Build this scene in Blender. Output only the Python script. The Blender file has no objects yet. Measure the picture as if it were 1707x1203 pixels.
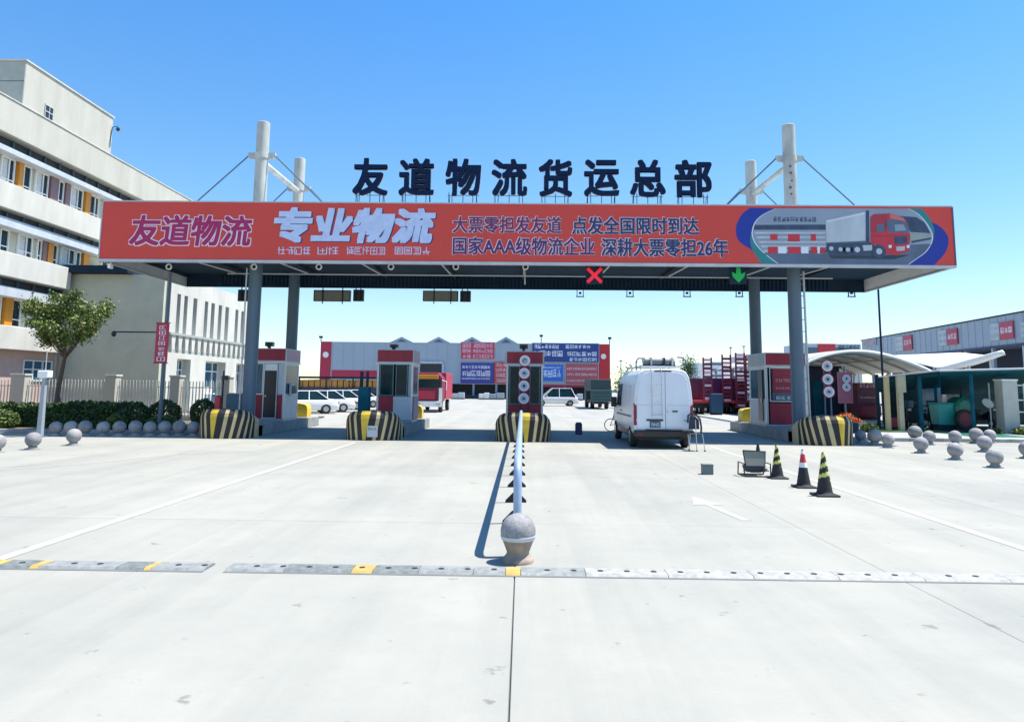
import bpy, bmesh, math, random
from mathutils import Vector, Matrix
R_ = math.radians
rnd = random.Random(7)
sc = bpy.context.scene
C = sc.collection

# ------------------------------------------------------------ camera, sky, sun, exposure
F, CX, CY, EYE = 1200.0, 853.5, 500.0, 1.8
cam_rot = (Matrix.Rotation(math.atan(18.5 / F), 3, 'Z') @ Matrix.Rotation(R_(90) + math.atan(145 / F), 3, 'X')
           @ Matrix.Rotation(R_(.6), 3, 'Z'))
cd = bpy.data.cameras.new('camera'); cam = bpy.data.objects.new('camera', cd); C.objects.link(cam)
cd.sensor_width = 36; cd.lens = 36 * F / 1707; cd.shift_y = -(601.5 - CY) / 1707
cd.clip_start = .1; cd.clip_end = 3000
cam.matrix_world = Matrix.Translation((0, 0, EYE)) @ cam_rot.to_4x4()
sc.camera = cam

SUN = Vector((.42, .075, 1)).normalized()
el = math.asin(SUN.z); az = math.atan2(SUN.x, SUN.y)
w = bpy.data.worlds.new("World"); sc.world = w; w.use_nodes = True
nt = w.node_tree; bg = nt.nodes['Background']
sky = nt.nodes.new('ShaderNodeTexSky'); sky.sky_type = 'NISHITA'; sky.sun_disc = False
sky.sun_elevation = el; sky.sun_rotation = az
sky.air_density = 1.0; sky.dust_density = .2; sky.ozone_density = 1.6; sky.altitude = 0
wtc = nt.nodes.new('ShaderNodeTexCoord'); wsx = nt.nodes.new('ShaderNodeSeparateXYZ'); nt.links.new(wtc.outputs['Generated'], wsx.inputs[0])
wr = nt.nodes.new('ShaderNodeValToRGB'); nt.links.new(wsx.outputs['Z'], wr.inputs[0])
wr.color_ramp.elements[0].position = .0; wr.color_ramp.elements[0].color = (.94, 1.0, 1.02, 1)
wr.color_ramp.elements[1].position = .5; wr.color_ramp.elements[1].color = (.46, 1.0, 1.40, 1); e2_ = wr.color_ramp.elements.new(.11); e2_.color = (.89, 1.0, 1.04, 1)
e_ = wr.color_ramp.elements.new(.24); e_.color = (.70, 1.0, 1.13, 1)
wm = nt.nodes.new('ShaderNodeMix'); wm.data_type = 'RGBA'; wm.blend_type = 'MULTIPLY'; wm.inputs[0].default_value = 1
nt.links.new(sky.outputs[0], wm.inputs[6]); nt.links.new(wr.outputs[0], wm.inputs[7]); nt.links.new(wm.outputs[2], bg.inputs[0]); bg.inputs[1].default_value = .10
sl = bpy.data.lights.new('sun', 'SUN'); sl.energy = 5.0; sl.angle = R_(.5); sl.color = (1, .945, .85)
so = bpy.data.objects.new('sun', sl); C.objects.link(so)
so.rotation_euler = SUN.to_track_quat('Z', 'Y').to_euler(); so.location = (20, 5, 40)
vs = sc.view_settings; vs.view_transform = 'Standard'; vs.look = 'None'; vs.gamma = 1; vs.use_curve_mapping = False
vs.exposure = .86

# where a viewing ray of the photograph meets a real plane of the place
def U(px, py, X=None, Y=None, Z=None):
    d = cam_rot @ Vector(((px - CX) / F, -(py - CY) / F, -1))
    t = X / d.x if X is not None else Y / d.y if Y is not None else (Z - EYE) / d.z
    return Vector((0, 0, EYE)) + d * t

# ------------------------------------------------------------ materials
MATS = {}
def mat(name, col, rough=.6, metal=0, var=.12, scale=3.0, bump=0, bscale=40, emit=0, spec=.5, streak=0):
    if name in MATS: return MATS[name]
    m = bpy.data.materials.new(name); m.use_nodes = True; n = m.node_tree.nodes; L = m.node_tree.links
    b = n['Principled BSDF']; b.inputs['Roughness'].default_value = rough; b.inputs['Metallic'].default_value = metal
    b.inputs['Specular IOR Level'].default_value = spec
    tc = n.new('ShaderNodeTexCoord')
    if var:
        ns = n.new('ShaderNodeTexNoise'); ns.inputs['Scale'].default_value = scale; ns.inputs['Detail'].default_value = 6
        ns.inputs['Roughness'].default_value = .6
        src = tc.outputs['Object']
        if streak:
            mp = n.new('ShaderNodeMapping'); mp.inputs['Scale'].default_value = (1, 1, streak); L.new(src, mp.inputs[0]); src = mp.outputs[0]
        L.new(src, ns.inputs['Vector'])
        r = n.new('ShaderNodeValToRGB'); r.color_ramp.elements[0].position = .3; r.color_ramp.elements[1].position = .7
        r.color_ramp.elements[0].color = [c * (1 - var) for c in col] + [1]
        r.color_ramp.elements[1].color = [min(1, c * (1 + var * .6)) for c in col] + [1]
        L.new(ns.outputs[0], r.inputs[0]); L.new(r.outputs[0], b.inputs['Base Color'])
        if emit: L.new(r.outputs[0], b.inputs['Emission Color'])
    else:
        b.inputs['Base Color'].default_value = list(col) + [1]
        if emit: b.inputs['Emission Color'].default_value = list(col) + [1]
    if emit: b.inputs['Emission Strength'].default_value = emit
    if bump:
        n2 = n.new('ShaderNodeTexNoise'); n2.inputs['Scale'].default_value = bscale; n2.inputs['Detail'].default_value = 4
        L.new(tc.outputs['Object'], n2.inputs['Vector'])
        bp = n.new('ShaderNodeBump'); bp.inputs['Strength'].default_value = bump; bp.inputs['Distance'].default_value = .01
        L.new(n2.outputs[0], bp.inputs['Height']); L.new(bp.outputs[0], b.inputs['Normal'])
    MATS[name] = m; return m

def concrete(name, col):
    m = bpy.data.materials.new(name); m.use_nodes = True; n = m.node_tree.nodes; L = m.node_tree.links
    b = n['Principled BSDF']; b.inputs['Roughness'].default_value = .85; b.inputs['Specular IOR Level'].default_value = .25
    g = n.new('ShaderNodeNewGeometry')
    def noise(sc_, det, st=(1, 1, 1), ro=.6):
        mp = n.new('ShaderNodeMapping'); mp.inputs['Scale'].default_value = st; L.new(g.outputs['Position'], mp.inputs[0])
        x = n.new('ShaderNodeTexNoise'); x.inputs['Scale'].default_value = sc_; x.inputs['Detail'].default_value = det
        x.inputs['Roughness'].default_value = ro; L.new(mp.outputs[0], x.inputs['Vector']); return x
    def ramp(src, p0, c0, p1, c1):
        r = n.new('ShaderNodeValToRGB'); r.color_ramp.elements[0].position = p0; r.color_ramp.elements[1].position = p1
        r.color_ramp.elements[0].color = (*c0, 1); r.color_ramp.elements[1].color = (*c1, 1); L.new(src.outputs[0], r.inputs[0]); return r
    def mul(a, b_):
        x = n.new('ShaderNodeMix'); x.data_type = 'RGBA'; x.blend_type = 'MULTIPLY'; x.inputs[0].default_value = 1
        L.new(a, x.inputs[6]); L.new(b_, x.inputs[7]); return x.outputs[2]
    a = ramp(noise(.28, 7, (1, 1, 1), .7), .34, [c * q for c, q in zip(col, (.86, .885, .91))], .64, [min(1, c * 1.06) for c in col])
    wear = ramp(noise(1.1, 6, (1, .05, 1), .65), .33, (.87, .88, .89), .56, (1, 1, 1))          # tyre-polished lanes along the road
    broom = ramp(noise(9, 3, (1, 9, 1)), .3, (.955, .955, .955), .7, (1.0, 1.0, 1.0))      # broomed texture across it
    spots = ramp(noise(4.0, 3), .27, (.66, .65, .63), .33, (1, 1, 1))                    # oil drips and chips
    grain = ramp(noise(160, 2), .3, (.93, .93, .93), .7, (1.03, 1.03, 1.03))
    o = mul(mul(mul(mul(a.outputs[0], wear.outputs[0]), broom.outputs[0]), spots.outputs[0]), grain.outputs[0])
    oi = n.new('ShaderNodeObjectInfo'); mr = n.new('ShaderNodeMapRange'); mr.inputs[3].default_value = .965; mr.inputs[4].default_value = 1.02
    L.new(oi.outputs['Random'], mr.inputs[0])
    cb = n.new('ShaderNodeCombineColor'); [L.new(mr.outputs[0], cb.inputs[i]) for i in range(3)]
    L.new(mul(o, cb.outputs[0]), b.inputs['Base Color'])
    bp = n.new('ShaderNodeBump'); bp.inputs['Strength'].default_value = .25; bp.inputs['Distance'].default_value = .006
    L.new(noise(70, 5).outputs[0], bp.inputs['Height']); L.new(bp.outputs[0], b.inputs['Normal'])
    MATS[name] = m; return m

M_con = concrete('concrete', (.335, .33, .292)); M_con2 = concrete('concrete_yard', (.36, .355, .32))
M_joint = mat('joint_seal', (.17, .17, .17), .9, bump=.2)
M_kerb = mat('kerb_concrete', (.36, .37, .36), .85, bump=.4, var=.25, scale=2)
M_kerbd = mat('island_concrete', (.25, .27, .27), .85, bump=.4, var=.25, scale=2)
M_white = mat('white_paint', (.78, .79, .78), .45, var=.08)
M_line = mat('road_paint', (.375, .372, .345), .85, var=.12, scale=6)
M_line_worn = mat('worn_road_paint', (.368, .366, .34), .85, var=.12, scale=9)
M_red = mat('banner_red', (.64, .055, .038), .5, var=.06, scale=.6)
M_red2 = mat('panel_red', (.31, .012, .035), .5, var=.22, scale=2, streak=.4)
M_dred = mat('dark_red', (.17, .01, .03), .5)
M_mag = mat('letter_magenta', (.38, .01, .10), .5, var=0)
M_navy = mat('letter_navy', (.018, .035, .13), .5, var=.1)
M_sign = mat('channel_letter', (.008, .02, .06), .7, var=.1, spec=.1)
M_pale = mat('letter_pale', (.78, .66, .75), .5, var=0)
M_lblue = mat('letter_light_blue', (.52, .61, .84), .45, var=.12, scale=4)
M_steel = mat('grey_steel', (.085, .135, .185), .5, .0, var=.12, scale=2, streak=.3)
M_mast = mat('mast_cream', (.47, .48, .44), .6, var=.3, scale=2.2, streak=.35)
M_rust = mat('rust', (.16, .09, .05), .8)
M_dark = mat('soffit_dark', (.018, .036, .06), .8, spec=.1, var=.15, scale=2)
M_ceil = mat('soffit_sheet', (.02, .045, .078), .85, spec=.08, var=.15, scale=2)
M_pipe = mat('galvanised_pipe', (.42, .45, .47), .4, .3, var=.1)
M_black = mat('black_rubber', (.016, .016, .018), .7, var=.15)
M_blackp = mat('black_plastic', (.012, .014, .018), .35, var=.1)
M_yel = mat('bumper_cream', (.50, .40, .21), .6, var=.12)
M_yelb = mat('yellow_paint', (.66, .46, .04), .55, var=.15)
M_glass = mat('dark_glass', (.010, .032, .042), .12, var=.3, spec=.16)
M_glassb = mat('blue_glass', (.03, .11, .17), .1, var=.35, scale=1.5, spec=.3)
M_grey = mat('booth_grey', (.32, .37, .41), .45, var=.2, scale=1.5, streak=.3)
M_lgrey = mat('light_grey', (.48, .52, .56), .5, var=.16, scale=1.6, streak=.3)
M_booth_frame = mat('aluminium', (.52, .55, .57), .35, .4, var=.05)
M_cream = mat('wall_cream', (.46, .45, .39), .85, var=.13, scale=.9, bump=.15, streak=.25)
M_band = mat('wall_white', (.54, .53, .475), .85, var=.14, scale=1.2, bump=.15, streak=.3)
M_sage = mat('wall_sage', (.50, .50, .40), .85, var=.1, scale=1.0, bump=.15)
M_greyw = mat('wall_grey', (.33, .36, .34), .85, var=.1)
M_pink = mat('wall_pink', (.5, .36, .32), .85, var=.1)
M_orange = mat('panel_orange', (.55, .22, .02), .5, var=.06)
M_mauve = mat('panel_mauve', (.20, .12, .13), .5, var=.06)
M_curt = mat('curtain', (.55, .57, .58), .8, var=.15, scale=6)
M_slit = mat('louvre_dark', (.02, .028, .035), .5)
M_granite = mat('granite', (.31, .305, .31), .75, var=.32, scale=38, bump=.25, bscale=90)
M_leafd = mat('leaf_dark', (.022, .062, .022), .6, var=.4, scale=5)
M_leaf = mat('leaf_mid', (.065, .125, .025), .6, var=.4, scale=4)
M_leafl = mat('leaf_light', (.17, .22, .04), .6, var=.3, scale=4)
M_leafo = mat('leaf_dry', (.20, .10, .03), .6, var=.3)
M_bark = mat('bark', (.12, .095, .07), .9, var=.3, scale=12, bump=.6)
M_soil = mat('soil', (.13, .11, .08), .95, var=.3, bump=.5)
M_grass = mat('grass', (.09, .15, .03), .9, var=.35, scale=8)
M_clad = mat('grey_cladding', (.33, .39, .46), .5, var=.05, scale=.3)
M_signred = mat('sign_red', (.42, .02, .06), .5, var=.1)
M_signpink = mat('banner_pink_red', (.50, .05, .10), .5, var=.12)
M_signblue = mat('sign_blue', (.018, .05, .24), .5, var=.1)
M_signblue2 = mat('sign_bright_blue', (.02, .14, .55), .5, var=.1)
M_violet = mat('sign_violet', (.05, .05, .28), .5, var=.1)
M_glyph = mat('print_white', (.72, .74, .8), .6, var=0)
M_glyphp = mat('print_pink', (.75, .45, .55), .6, var=0)
M_teal = mat('teal_sheet', (.008, .095, .14), .75, var=.35, scale=1.5, spec=.1)
M_green = mat('green_paint', (.01, .16, .11), .4, var=.2)
M_green2 = mat('turquoise_bin', (.02, .30, .27), .45, var=.15)
M_membr = mat('membrane_beige', (.46, .45, .40), .7, var=.08)
M_purple = mat('trailer_purple', (.10, .025, .07), .5, var=.25)
M_rampred = mat('ramp_red', (.20, .015, .04), .55, var=.3, scale=6)
M_truckgreen = mat('truck_green', (.02, .055, .06), .5, var=.2)
M_far = mat('far_building_haze', (.42, .52, .60), .8, var=.05)  # distance haze is put into this pale bluish colour
M_sky2 = mat('picture_sky', (.27, .32, .40), .5, var=.1, scale=.6)
M_road2 = mat('picture_road', (.10, .14, .21), .5, var=.25, scale=1)
M_forest = mat('picture_forest', (.045, .07, .13), .5, var=.4, scale=3)
M_bluep = mat('print_blue', (.01, .03, .30), .5, var=.06)
M_greenp = mat('print_green', (.02, .22, .23), .5, var=.06)
M_redp = mat('print_red', (.55, .03, .05), .5, var=.1)
M_carw = mat('car_white', (.78, .79, .8), .25, var=.03)
M_van = mat('van_white', (.70, .73, .78), .3, var=.06, scale=1.5)
M_plate = mat('plate_blue', (.015, .06, .14), .4, var=0)
M_tail = mat('tail_lamp', (.22, .005, .04), .2, var=.1)
M_chrome = mat('rim_metal', (.45, .46, .48), .3, .8, var=.05)
M_rail = mat('rail_galvanised', (.33, .43, .58), .45, .25, var=.15, scale=5)
M_strip = mat('strip_metal', (.17, .19, .185), .6, .0, var=.4, scale=14, bump=.3)
M_stripw = mat('strip_worn', (.335, .335, .315), .7, .0, var=.3, scale=14)
M_yelworn = mat('worn_yellow', (.46, .31, .09), .8, var=.25, scale=8)
M_xred = mat('signal_red', (.75, .01, .03), .4, var=0, emit=.25)
M_ggreen = mat('signal_green', (.0, .30, .06), .4, var=0, emit=.15)
M_mesh = mat('seat_mesh', (.24, .25, .21), .8, var=.15, scale=60)
M_dblue = mat('seat_dark', (.03, .04, .06), .7)
M_olive = mat('board_olive', (.19, .20, .16), .5, var=.1)
M_orangeb = mat('orange_cover', (.6, .14, .01), .6, var=.2)
M_greenbox = mat('grey_green_box', (.13, .17, .16), .6)

def vary(m, lo, hi, patch=0):
    n = m.node_tree.nodes; L = m.node_tree.links; b = n['Principled BSDF']; src = b.inputs['Base Color'].links[0].from_socket
    oi = n.new('ShaderNodeObjectInfo'); mr = n.new('ShaderNodeMapRange'); mr.inputs[3].default_value = lo; mr.inputs[4].default_value = hi; L.new(oi.outputs['Random'], mr.inputs[0])
    tc = n.new('ShaderNodeTexCoord'); ns = n.new('ShaderNodeTexNoise'); ns.inputs['Scale'].default_value = 5; ns.inputs['Detail'].default_value = 5; ns.noise_dimensions = '4D'
    L.new(tc.outputs['Object'], ns.inputs['Vector']); m2 = n.new('ShaderNodeMath'); m2.operation = 'MULTIPLY'; m2.inputs[1].default_value = 50; L.new(oi.outputs['Random'], m2.inputs[0]); L.new(m2.outputs[0], ns.inputs['W'])
    r2 = n.new('ShaderNodeMapRange'); r2.inputs[1].default_value = .35; r2.inputs[2].default_value = .6; r2.inputs[3].default_value = 1 - patch; r2.inputs[4].default_value = 1 + patch * .15; L.new(ns.outputs[0], r2.inputs[0])
    m3 = n.new('ShaderNodeMath'); m3.operation = 'MULTIPLY'; L.new(mr.outputs[0], m3.inputs[0]); L.new(r2.outputs[0], m3.inputs[1])
    cb = n.new('ShaderNodeCombineColor'); [L.new(m3.outputs[0], cb.inputs[i]) for i in range(3)]
    x = n.new('ShaderNodeMix'); x.data_type = 'RGBA'; x.blend_type = 'MULTIPLY'; x.inputs[0].default_value = 1; L.new(src, x.inputs[6]); L.new(cb.outputs[0], x.inputs[7]); L.new(x.outputs[2], b.inputs['Base Color'])
vary(M_granite, .85, 1.15, .28); vary(M_yel, .9, 1.05); vary(M_yelb, .9, 1.0); vary(M_kerb, .85, 1.1, .2); vary(M_rail, .95, 1.05); vary(M_mast, .9, 1.05); vary(M_cream, .97, 1.02)

# ------------------------------------------------------------ mesh builder
class B:
    def __init__(s): s.v = []; s.f = []; s.m = []
    def add(s, vs_, fs, m=0):
        o = len(s.v); s.v += [tuple(v) for v in vs_]
        for i, f in enumerate(fs):
            s.f.append(tuple(o + k for k in f)); s.m.append(m if isinstance(m, int) else m[i])
        return s
    def box(s, x0, x1, y0, y1, z0, z1, m=0):
        return s.add([(x0, y0, z0), (x1, y0, z0), (x1, y1, z0), (x0, y1, z0), (x0, y0, z1), (x1, y0, z1), (x1, y1, z1), (x0, y1, z1)],
              [(0, 3, 2, 1), (4, 5, 6, 7), (0, 1, 5, 4), (1, 2, 6, 5), (2, 3, 7, 6), (3, 0, 4, 7)], m)
    def rings(s, rs, caps=True, m=0, closed=True):
        n = len(rs[0]); vs_ = [p for r in rs for p in r]; fs = []
        for i in range(len(rs) - 1):
            for j in range(n if closed else n - 1):
                k = (j + 1) % n
                fs.append((i * n + j, i * n + k, (i + 1) * n + k, (i + 1) * n + j))
        if caps: fs += [tuple(range(n))[::-1], tuple((len(rs) - 1) * n + j for j in range(n))]
        return s.add(vs_, fs, m)
    def tube(s, pts, r, n=8, m=0, caps=True):
        pts = [Vector(p) for p in pts]; rs = []
        if not isinstance(r, (list, tuple)): r = [r] * len(pts)
        up = None
        for i, p in enumerate(pts):
            t = (pts[min(i + 1, len(pts) - 1)] - pts[max(i - 1, 0)]).normalized()
            if up is None: up = Vector((0, 0, 1)) if abs(t.z) < .9 else Vector((1, 0, 0))
            a = t.cross(up).normalized(); b_ = a.cross(t).normalized(); up = b_
            rs.append([p + (a * math.cos(q) + b_ * math.sin(q)) * r[i] for q in [2 * math.pi * k / n for k in range(n)]])
        return s.rings(rs, caps, m)
    def lathe(s, c, prof, n=20, m=0, fm=None):
        rs = [[(c[0] + r * math.cos(q), c[1] + r * math.sin(q), c[2] + z) for q in [2 * math.pi * k / n for k in range(n)]] for r, z in prof]
        if fm:
            o = len(s.f); s.rings(rs, True, m)
            for i in range(len(prof) - 1):
                for j in range(n): s.m[o + i * n + j] = fm(i, j)
            return s
        return s.rings(rs, True, m)
    def poly(s, pts, d, m=0):       # polygon extruded by vector d
        pts = [Vector(p) for p in pts]; d = Vector(d); n = len(pts)
        return s.add(pts + [p + d for p in pts], [tuple(range(n))[::-1], tuple(range(n, 2 * n))] + [(i, (i + 1) % n, n + (i + 1) % n, n + i) for i in range(n)], m)
    def disc(s, c, r, d, n=20, m=0, ri=0, axis='y'):   # disc or ring facing y
        def p(q, rr, dy): return (c[0] + rr * math.cos(q), c[1] + dy, c[2] + rr * math.sin(q)) if axis == 'y' else (c[0] + dy, c[1] + rr * math.cos(q), c[2] + rr * math.sin(q))
        A = [2 * math.pi * k / n for k in range(n)]
        if not ri: return s.rings([[p(q, r, 0) for q in A], [p(q, r, d) for q in A]], True, m)
        rs = [[p(q, r, 0) for q in A], [p(q, r, d) for q in A], [p(q, ri, d) for q in A], [p(q, ri, 0) for q in A], [p(q, r, 0) for q in A]]
        return s.rings(rs, False, m)
    def build(s, name, mats, parent=None, smooth=False, bevel=0, seg=2):
        if not isinstance(mats, (list, tuple)): mats = [mats]
        o_ = WO.get(parent.name, Vector()) if parent else Vector()
        me = bpy.data.meshes.new(name); me.from_pydata([tuple(Vector(v) - o_) for v in s.v], [], s.f)
        for m in mats: me.materials.append(m)
        me.polygons.foreach_set('material_index', s.m)
        bm = bmesh.new(); bm.from_mesh(me); bmesh.ops.recalc_face_normals(bm, faces=bm.faces)
        if bevel:
            es = [e for e in bm.edges if e.is_manifold and e.calc_face_angle(0) > .6]
            bmesh.ops.bevel(bm, geom=es, offset=bevel, segments=seg, affect='EDGES', profile=.5, clamp_overlap=True)
        if smooth:
            for f in bm.faces: f.smooth = True
            for e in bm.edges:
                if len(e.link_faces) == 2 and e.calc_face_angle(0) > R_(40): e.smooth = False
        bm.to_mesh(me); bm.free()
        o = bpy.data.objects.new(name, me); C.objects.link(o)
        if parent: o.parent = parent
        WO[o.name] = o_.copy() if parent else Vector()
        return o
WO = {}
def tag(o, label=None, cat=None, group=None, kind=None):
    if label: o['label'] = label
    if cat: o['category'] = cat
    if group: o['group'] = group
    if kind: o['kind'] = kind
    return o
def thing(name, label, cat, loc=(0, 0, 0), group=None):
    o = bpy.data.objects.new(name, None); C.objects.link(o); o.location = loc; o.empty_display_size = .2
    WO[o.name] = Vector(loc); return tag(o, label, cat, group)
def dup(o, parent=None, loc=None, label=None, rz=None, sc_=None):
    c = o.copy(); C.objects.link(c)
    if parent: c.parent = parent
    if loc is not None: c.location = loc
    if rz is not None: c.rotation_euler = (0, 0, rz)
    if sc_ is not None: c.scale = (sc_,) * 3 if not isinstance(sc_, tuple) else sc_
    if label: c['label'] = label
    for ch in list(o.children): dup(ch, c)
    return c
def bx(name, x0, x1, y0, y1, z0, z1, m, parent=None, bevel=0, **k):
    return B().box(x0, x1, y0, y1, z0, z1).build(name, m, parent, bevel=bevel, **k)
def struct(o): o['kind'] = 'structure'; return o

_txt = {}
def text_raw(body, off, shear, res=3):
    k = (body, off, shear)
    if k in _txt: return _txt[k]
    cu = bpy.data.curves.new('t', 'FONT'); cu.body = body; cu.size = 1; cu.offset = off; cu.shear = shear
    cu.resolution_u = res; cu.extrude = .5
    o = bpy.data.objects.new('t', cu); C.objects.link(o)
    dg = bpy.context.evaluated_depsgraph_get(); dg.update()
    me = bpy.data.meshes.new_from_object(o.evaluated_get(dg))
    vs_ = [tuple(v.co) for v in me.vertices]; fs = [tuple(p.vertices) for p in me.polygons]
    bpy.data.objects.remove(o); bpy.data.meshes.remove(me); bpy.data.curves.remove(cu)
    _txt[k] = (vs_, fs); return _txt[k]
def text(name, body, x0, x1, z0, z1, y, d, m, parent, off=0, shear=0):
    """characters as geometry; bold weights are grown by shifting the outline round a small circle"""
    vs_, fs = text_raw(body, 0, 0)
    P = [(v[0] + shear * v[1], v[1], v[2]) for v in vs_]
    ax, bx_ = min(v[0] for v in P), max(v[0] for v in P); az_, bz = min(v[1] for v in P), max(v[1] for v in P)
    g_ = off * (z1 - z0)
    sx, sz = (x1 - x0) / (bx_ - ax), (z1 - z0) / (bz - az_)
    b = B(); g_ *= .9
    sh = [(0, 0)] if not off else [(0, 0)] + [(g_ * u, g_ * v) for u in (-1, 0, 1) for v in (-1, 0, 1) if u or v]
    for k, (dx, dz) in enumerate(sh):
        b.add([(x0 + (v[0] - ax) * sx + dx, y - (v[2] + .5) * d - k * .0002 * (1 if v[2] > 0 else -1), z0 + (v[1] - az_) * sz + dz) for v in P], fs)
    return b.build(name, m, parent)
def glyphs(b, x0, x1, z0, z1, y, n, seed, m=0, d=.01, gap=.18, t=.13):
    """illegible small print: n character-like clusters of strokes"""
    r = random.Random(seed); w_ = (x1 - x0) / n; h = z1 - z0; q = 0
    for i in range(n):
        a = x0 + i * w_ + w_ * gap / 2; c = a + w_ * (1 - gap); W = c - a; th = .62 * t * h; tx = .62 * t * W * 1.1; k = r.random()
        S = []
        if k < .45:      # enclosed character
            S += [(0, 1, 0, 0), (0, 1, 1, 1), (0, 0, 0, 1), (1, 1, 0, 1), (.25, .75, .5, .5)]
            S += [(.5, .5, .2, .8)] if r.random() < .6 else [(.25, .75, .28, .28), (.25, .75, .74, .74)]
        elif k < .75:    # left radical and stacked bars
            S += [(.14, .14, 0, 1), (0, .3, .72, .72), (.42, 1, 1, 1), (.42, 1, .55, .55), (.42, 1, .05, .05), (.72, .72, .05, 1)]
            if r.random() < .5: S += [(.46, .46, .05, .55), (.97, .97, .05, .55)]
        else:            # roof and legs
            S += [(.05, .95, .8, .8), (.5, .5, .1, 1), (0, 1, .42, .42), (.2, .2, 0, .42), (.8, .8, 0, .42)]
        S = [v for v in S if r.random() < .86]; j = lambda v: v if v in (0, 1) else min(.95, max(.05, v + r.uniform(-.07, .07)))
        if r.random() < .5: S.append((.3, .3, .1, .6) if r.random() < .5 else (.1, .9, .16, .16))
        for xa_, xb_, za_, zb_ in S:
            if xa_ == xb_: xa_ = xb_ = j(xa_)
            else: za_ = zb_ = j(za_)
            q += 1; b.box(a + xa_ * (W - tx), a + xb_ * (W - tx) + tx, y - d - q * 1e-5, y - q * 1e-5, z0 + za_ * (h - th), z0 + zb_ * (h - th) + th, m)
    return b

# ------------------------------------------------------------ ground
g = struct(B().add([(-900, -60, -.03), (900, -60, -.03), (900, 1500, -.03), (-900, 1500, -.03)], [(0, 1, 2, 3)]).build('ground', M_con2))
road = bpy.data.objects.new('road', None); C.objects.link(road); struct(road); WO['road'] = Vector()
jb = B().add([(-24, -6, -.02), (26, -6, -.02), (26, 33.4, -.02), (-24, 33.4, -.02)], [(0, 1, 2, 3)]).build('joint_bed', M_joint, road)
xs = [-22, -18.3, -14.6, -10.9, -7.3, -3.7, -.06, 3.66, 7.3, 11, 14.6, 18.3, 22, 25.7]; ys = [-5.0, 9.85, 14.8, 19.8, 24.8, 29.8, 33.3]
for i in range(len(xs) - 1):
    for j in range(len(ys) - 1):
        wide = .006 if abs(xs[i] + .06) < .01 else .0018; wr = .006 if abs(xs[i + 1] + .06) < .01 else .0018
        wf = .008 if (abs(ys[j] - 9.85) < .01 and xs[i] < -.1) else .0015
        wb = .008 if (abs(ys[j + 1] - 9.85) < .01 and xs[i] < -.1) else .0015
        B().box(xs[i] + wide, xs[i + 1] - wr, ys[j] + wf, ys[j + 1] - wb, -.15, 0).build('concrete_slab', M_con, road, bevel=.004, seg=1)
yard = struct(B().add([(-60, 33.3, -.004), (60, 33.3, -.004), (60, 140, -.004), (-60, 140, -.004)], [(0, 1, 2, 3)]).build('yard_pavement', M_con2))

def sheet(b, p0, p1, w_, z=.004, m=0):
    p0 = Vector(p0); p1 = Vector(p1); d = (p1 - p0).normalized(); n = Vector((-d.y, d.x, 0)) * w_ / 2
    b.add([(*(p0 - n).xy, z), (*(p0 + n).xy, z), (*(p1 + n).xy, z), (*(p1 - n).xy, z)], [(0, 1, 2, 3)], m)
lm = thing('lane_marking', 'long white lane line on the concrete left of the centre railing', 'lane marking')
b = B(); sheet(b, (-5.35, -2, 0), (-5.3, 23.2, 0), .15); b.build('painted_line', M_line, lm)
lm2 = thing('lane_marking', 'long white lane line on the concrete to the right of the black cones', 'lane marking')
b = B(); sheet(b, (5.75, -2, 0), (5.95, 23.2, 0), .15); b.build('painted_line', M_line, lm2)
b = B(); z = .004
A0 = U(1163, 842, Z=0); A1 = U(1212, 868, Z=0)
d = (A1 - A0); d.z = 0
ar = thing('road_arrow', 'faded white direction arrow painted on the right lane', 'road marking')
c0 = U(1165, 846, Z=0)
b.add([(c0.x + .16, 11.6, z), (c0.x + .34, 10.3, z), (c0.x + .46, 10.3, z), (c0.x + .28, 11.6, z)], [(0, 1, 2, 3)])
b.build('arrow_shaft', M_line_worn, ar); b = B().add([(c0.x - .02, 11.61, z), (c0.x + .16, 12.5, z), (c0.x + .46, 11.61, z)], [(0, 2, 1)])
b.build('arrow_head', M_line_worn, ar)
# faint marking across the left apron
b = B()
pts = [U(0, 783, Z=0), U(150, 772, Z=0), U(300, 756, Z=0), U(430, 752, Z=0)]
for p, q in zip(pts, pts[1:]): sheet(b, p, q, .12)
tag(b.build('edge_line', M_line_worn), 'faint worn white line across the far left of the concrete apron', 'road marking')

# ------------------------------------------------------------ cable protector strip across the road
def strip(segs, label):
    X = lambda px: U(px, 950, Y=7.33).x
    x0, x1 = X(segs[0][0]), X(segs[-1][1])
    t = thing('threshold_strip', label, 'threshold strip', ((x0 + x1) / 2, 7.33, 0), 'metal strips across the road')
    for pa, pb, m in segs:
        x, e = X(pa), X(pb)
        b = B(); b.add([(x + .003, 7.19, .004), (e - .003, 7.19, .004), (e - .003, 7.22, .024), (e - .003, 7.44, .024), (e - .003, 7.47, .004), (x + .003, 7.47, .004), (x + .003, 7.44, .024), (x + .003, 7.22, .024)],
                       [(0, 1, 2, 7), (7, 2, 3, 6), (6, 3, 4, 5), (0, 7, 6, 5), (1, 4, 3, 2)])
        o = b.build('strip_segment', m, t)
        k = math.ceil((x + .05) / .26) * .26
        while k < e - .03:
            B().lathe((k, 7.33, .0245), [(.03, 0), (.03, .003), (.018, .004)], 10).build('bolt_hole', M_black, o); k += .26
    bx('seal_gap', x0, x1, 7.15, 7.186, .001, .004, M_joint, t)
S_, W_, Y_ = M_strip, M_stripw, M_yelworn
L_ = mat('strip_light', (.24, .255, .25), .65, .0, var=.35, scale=14)
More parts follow.
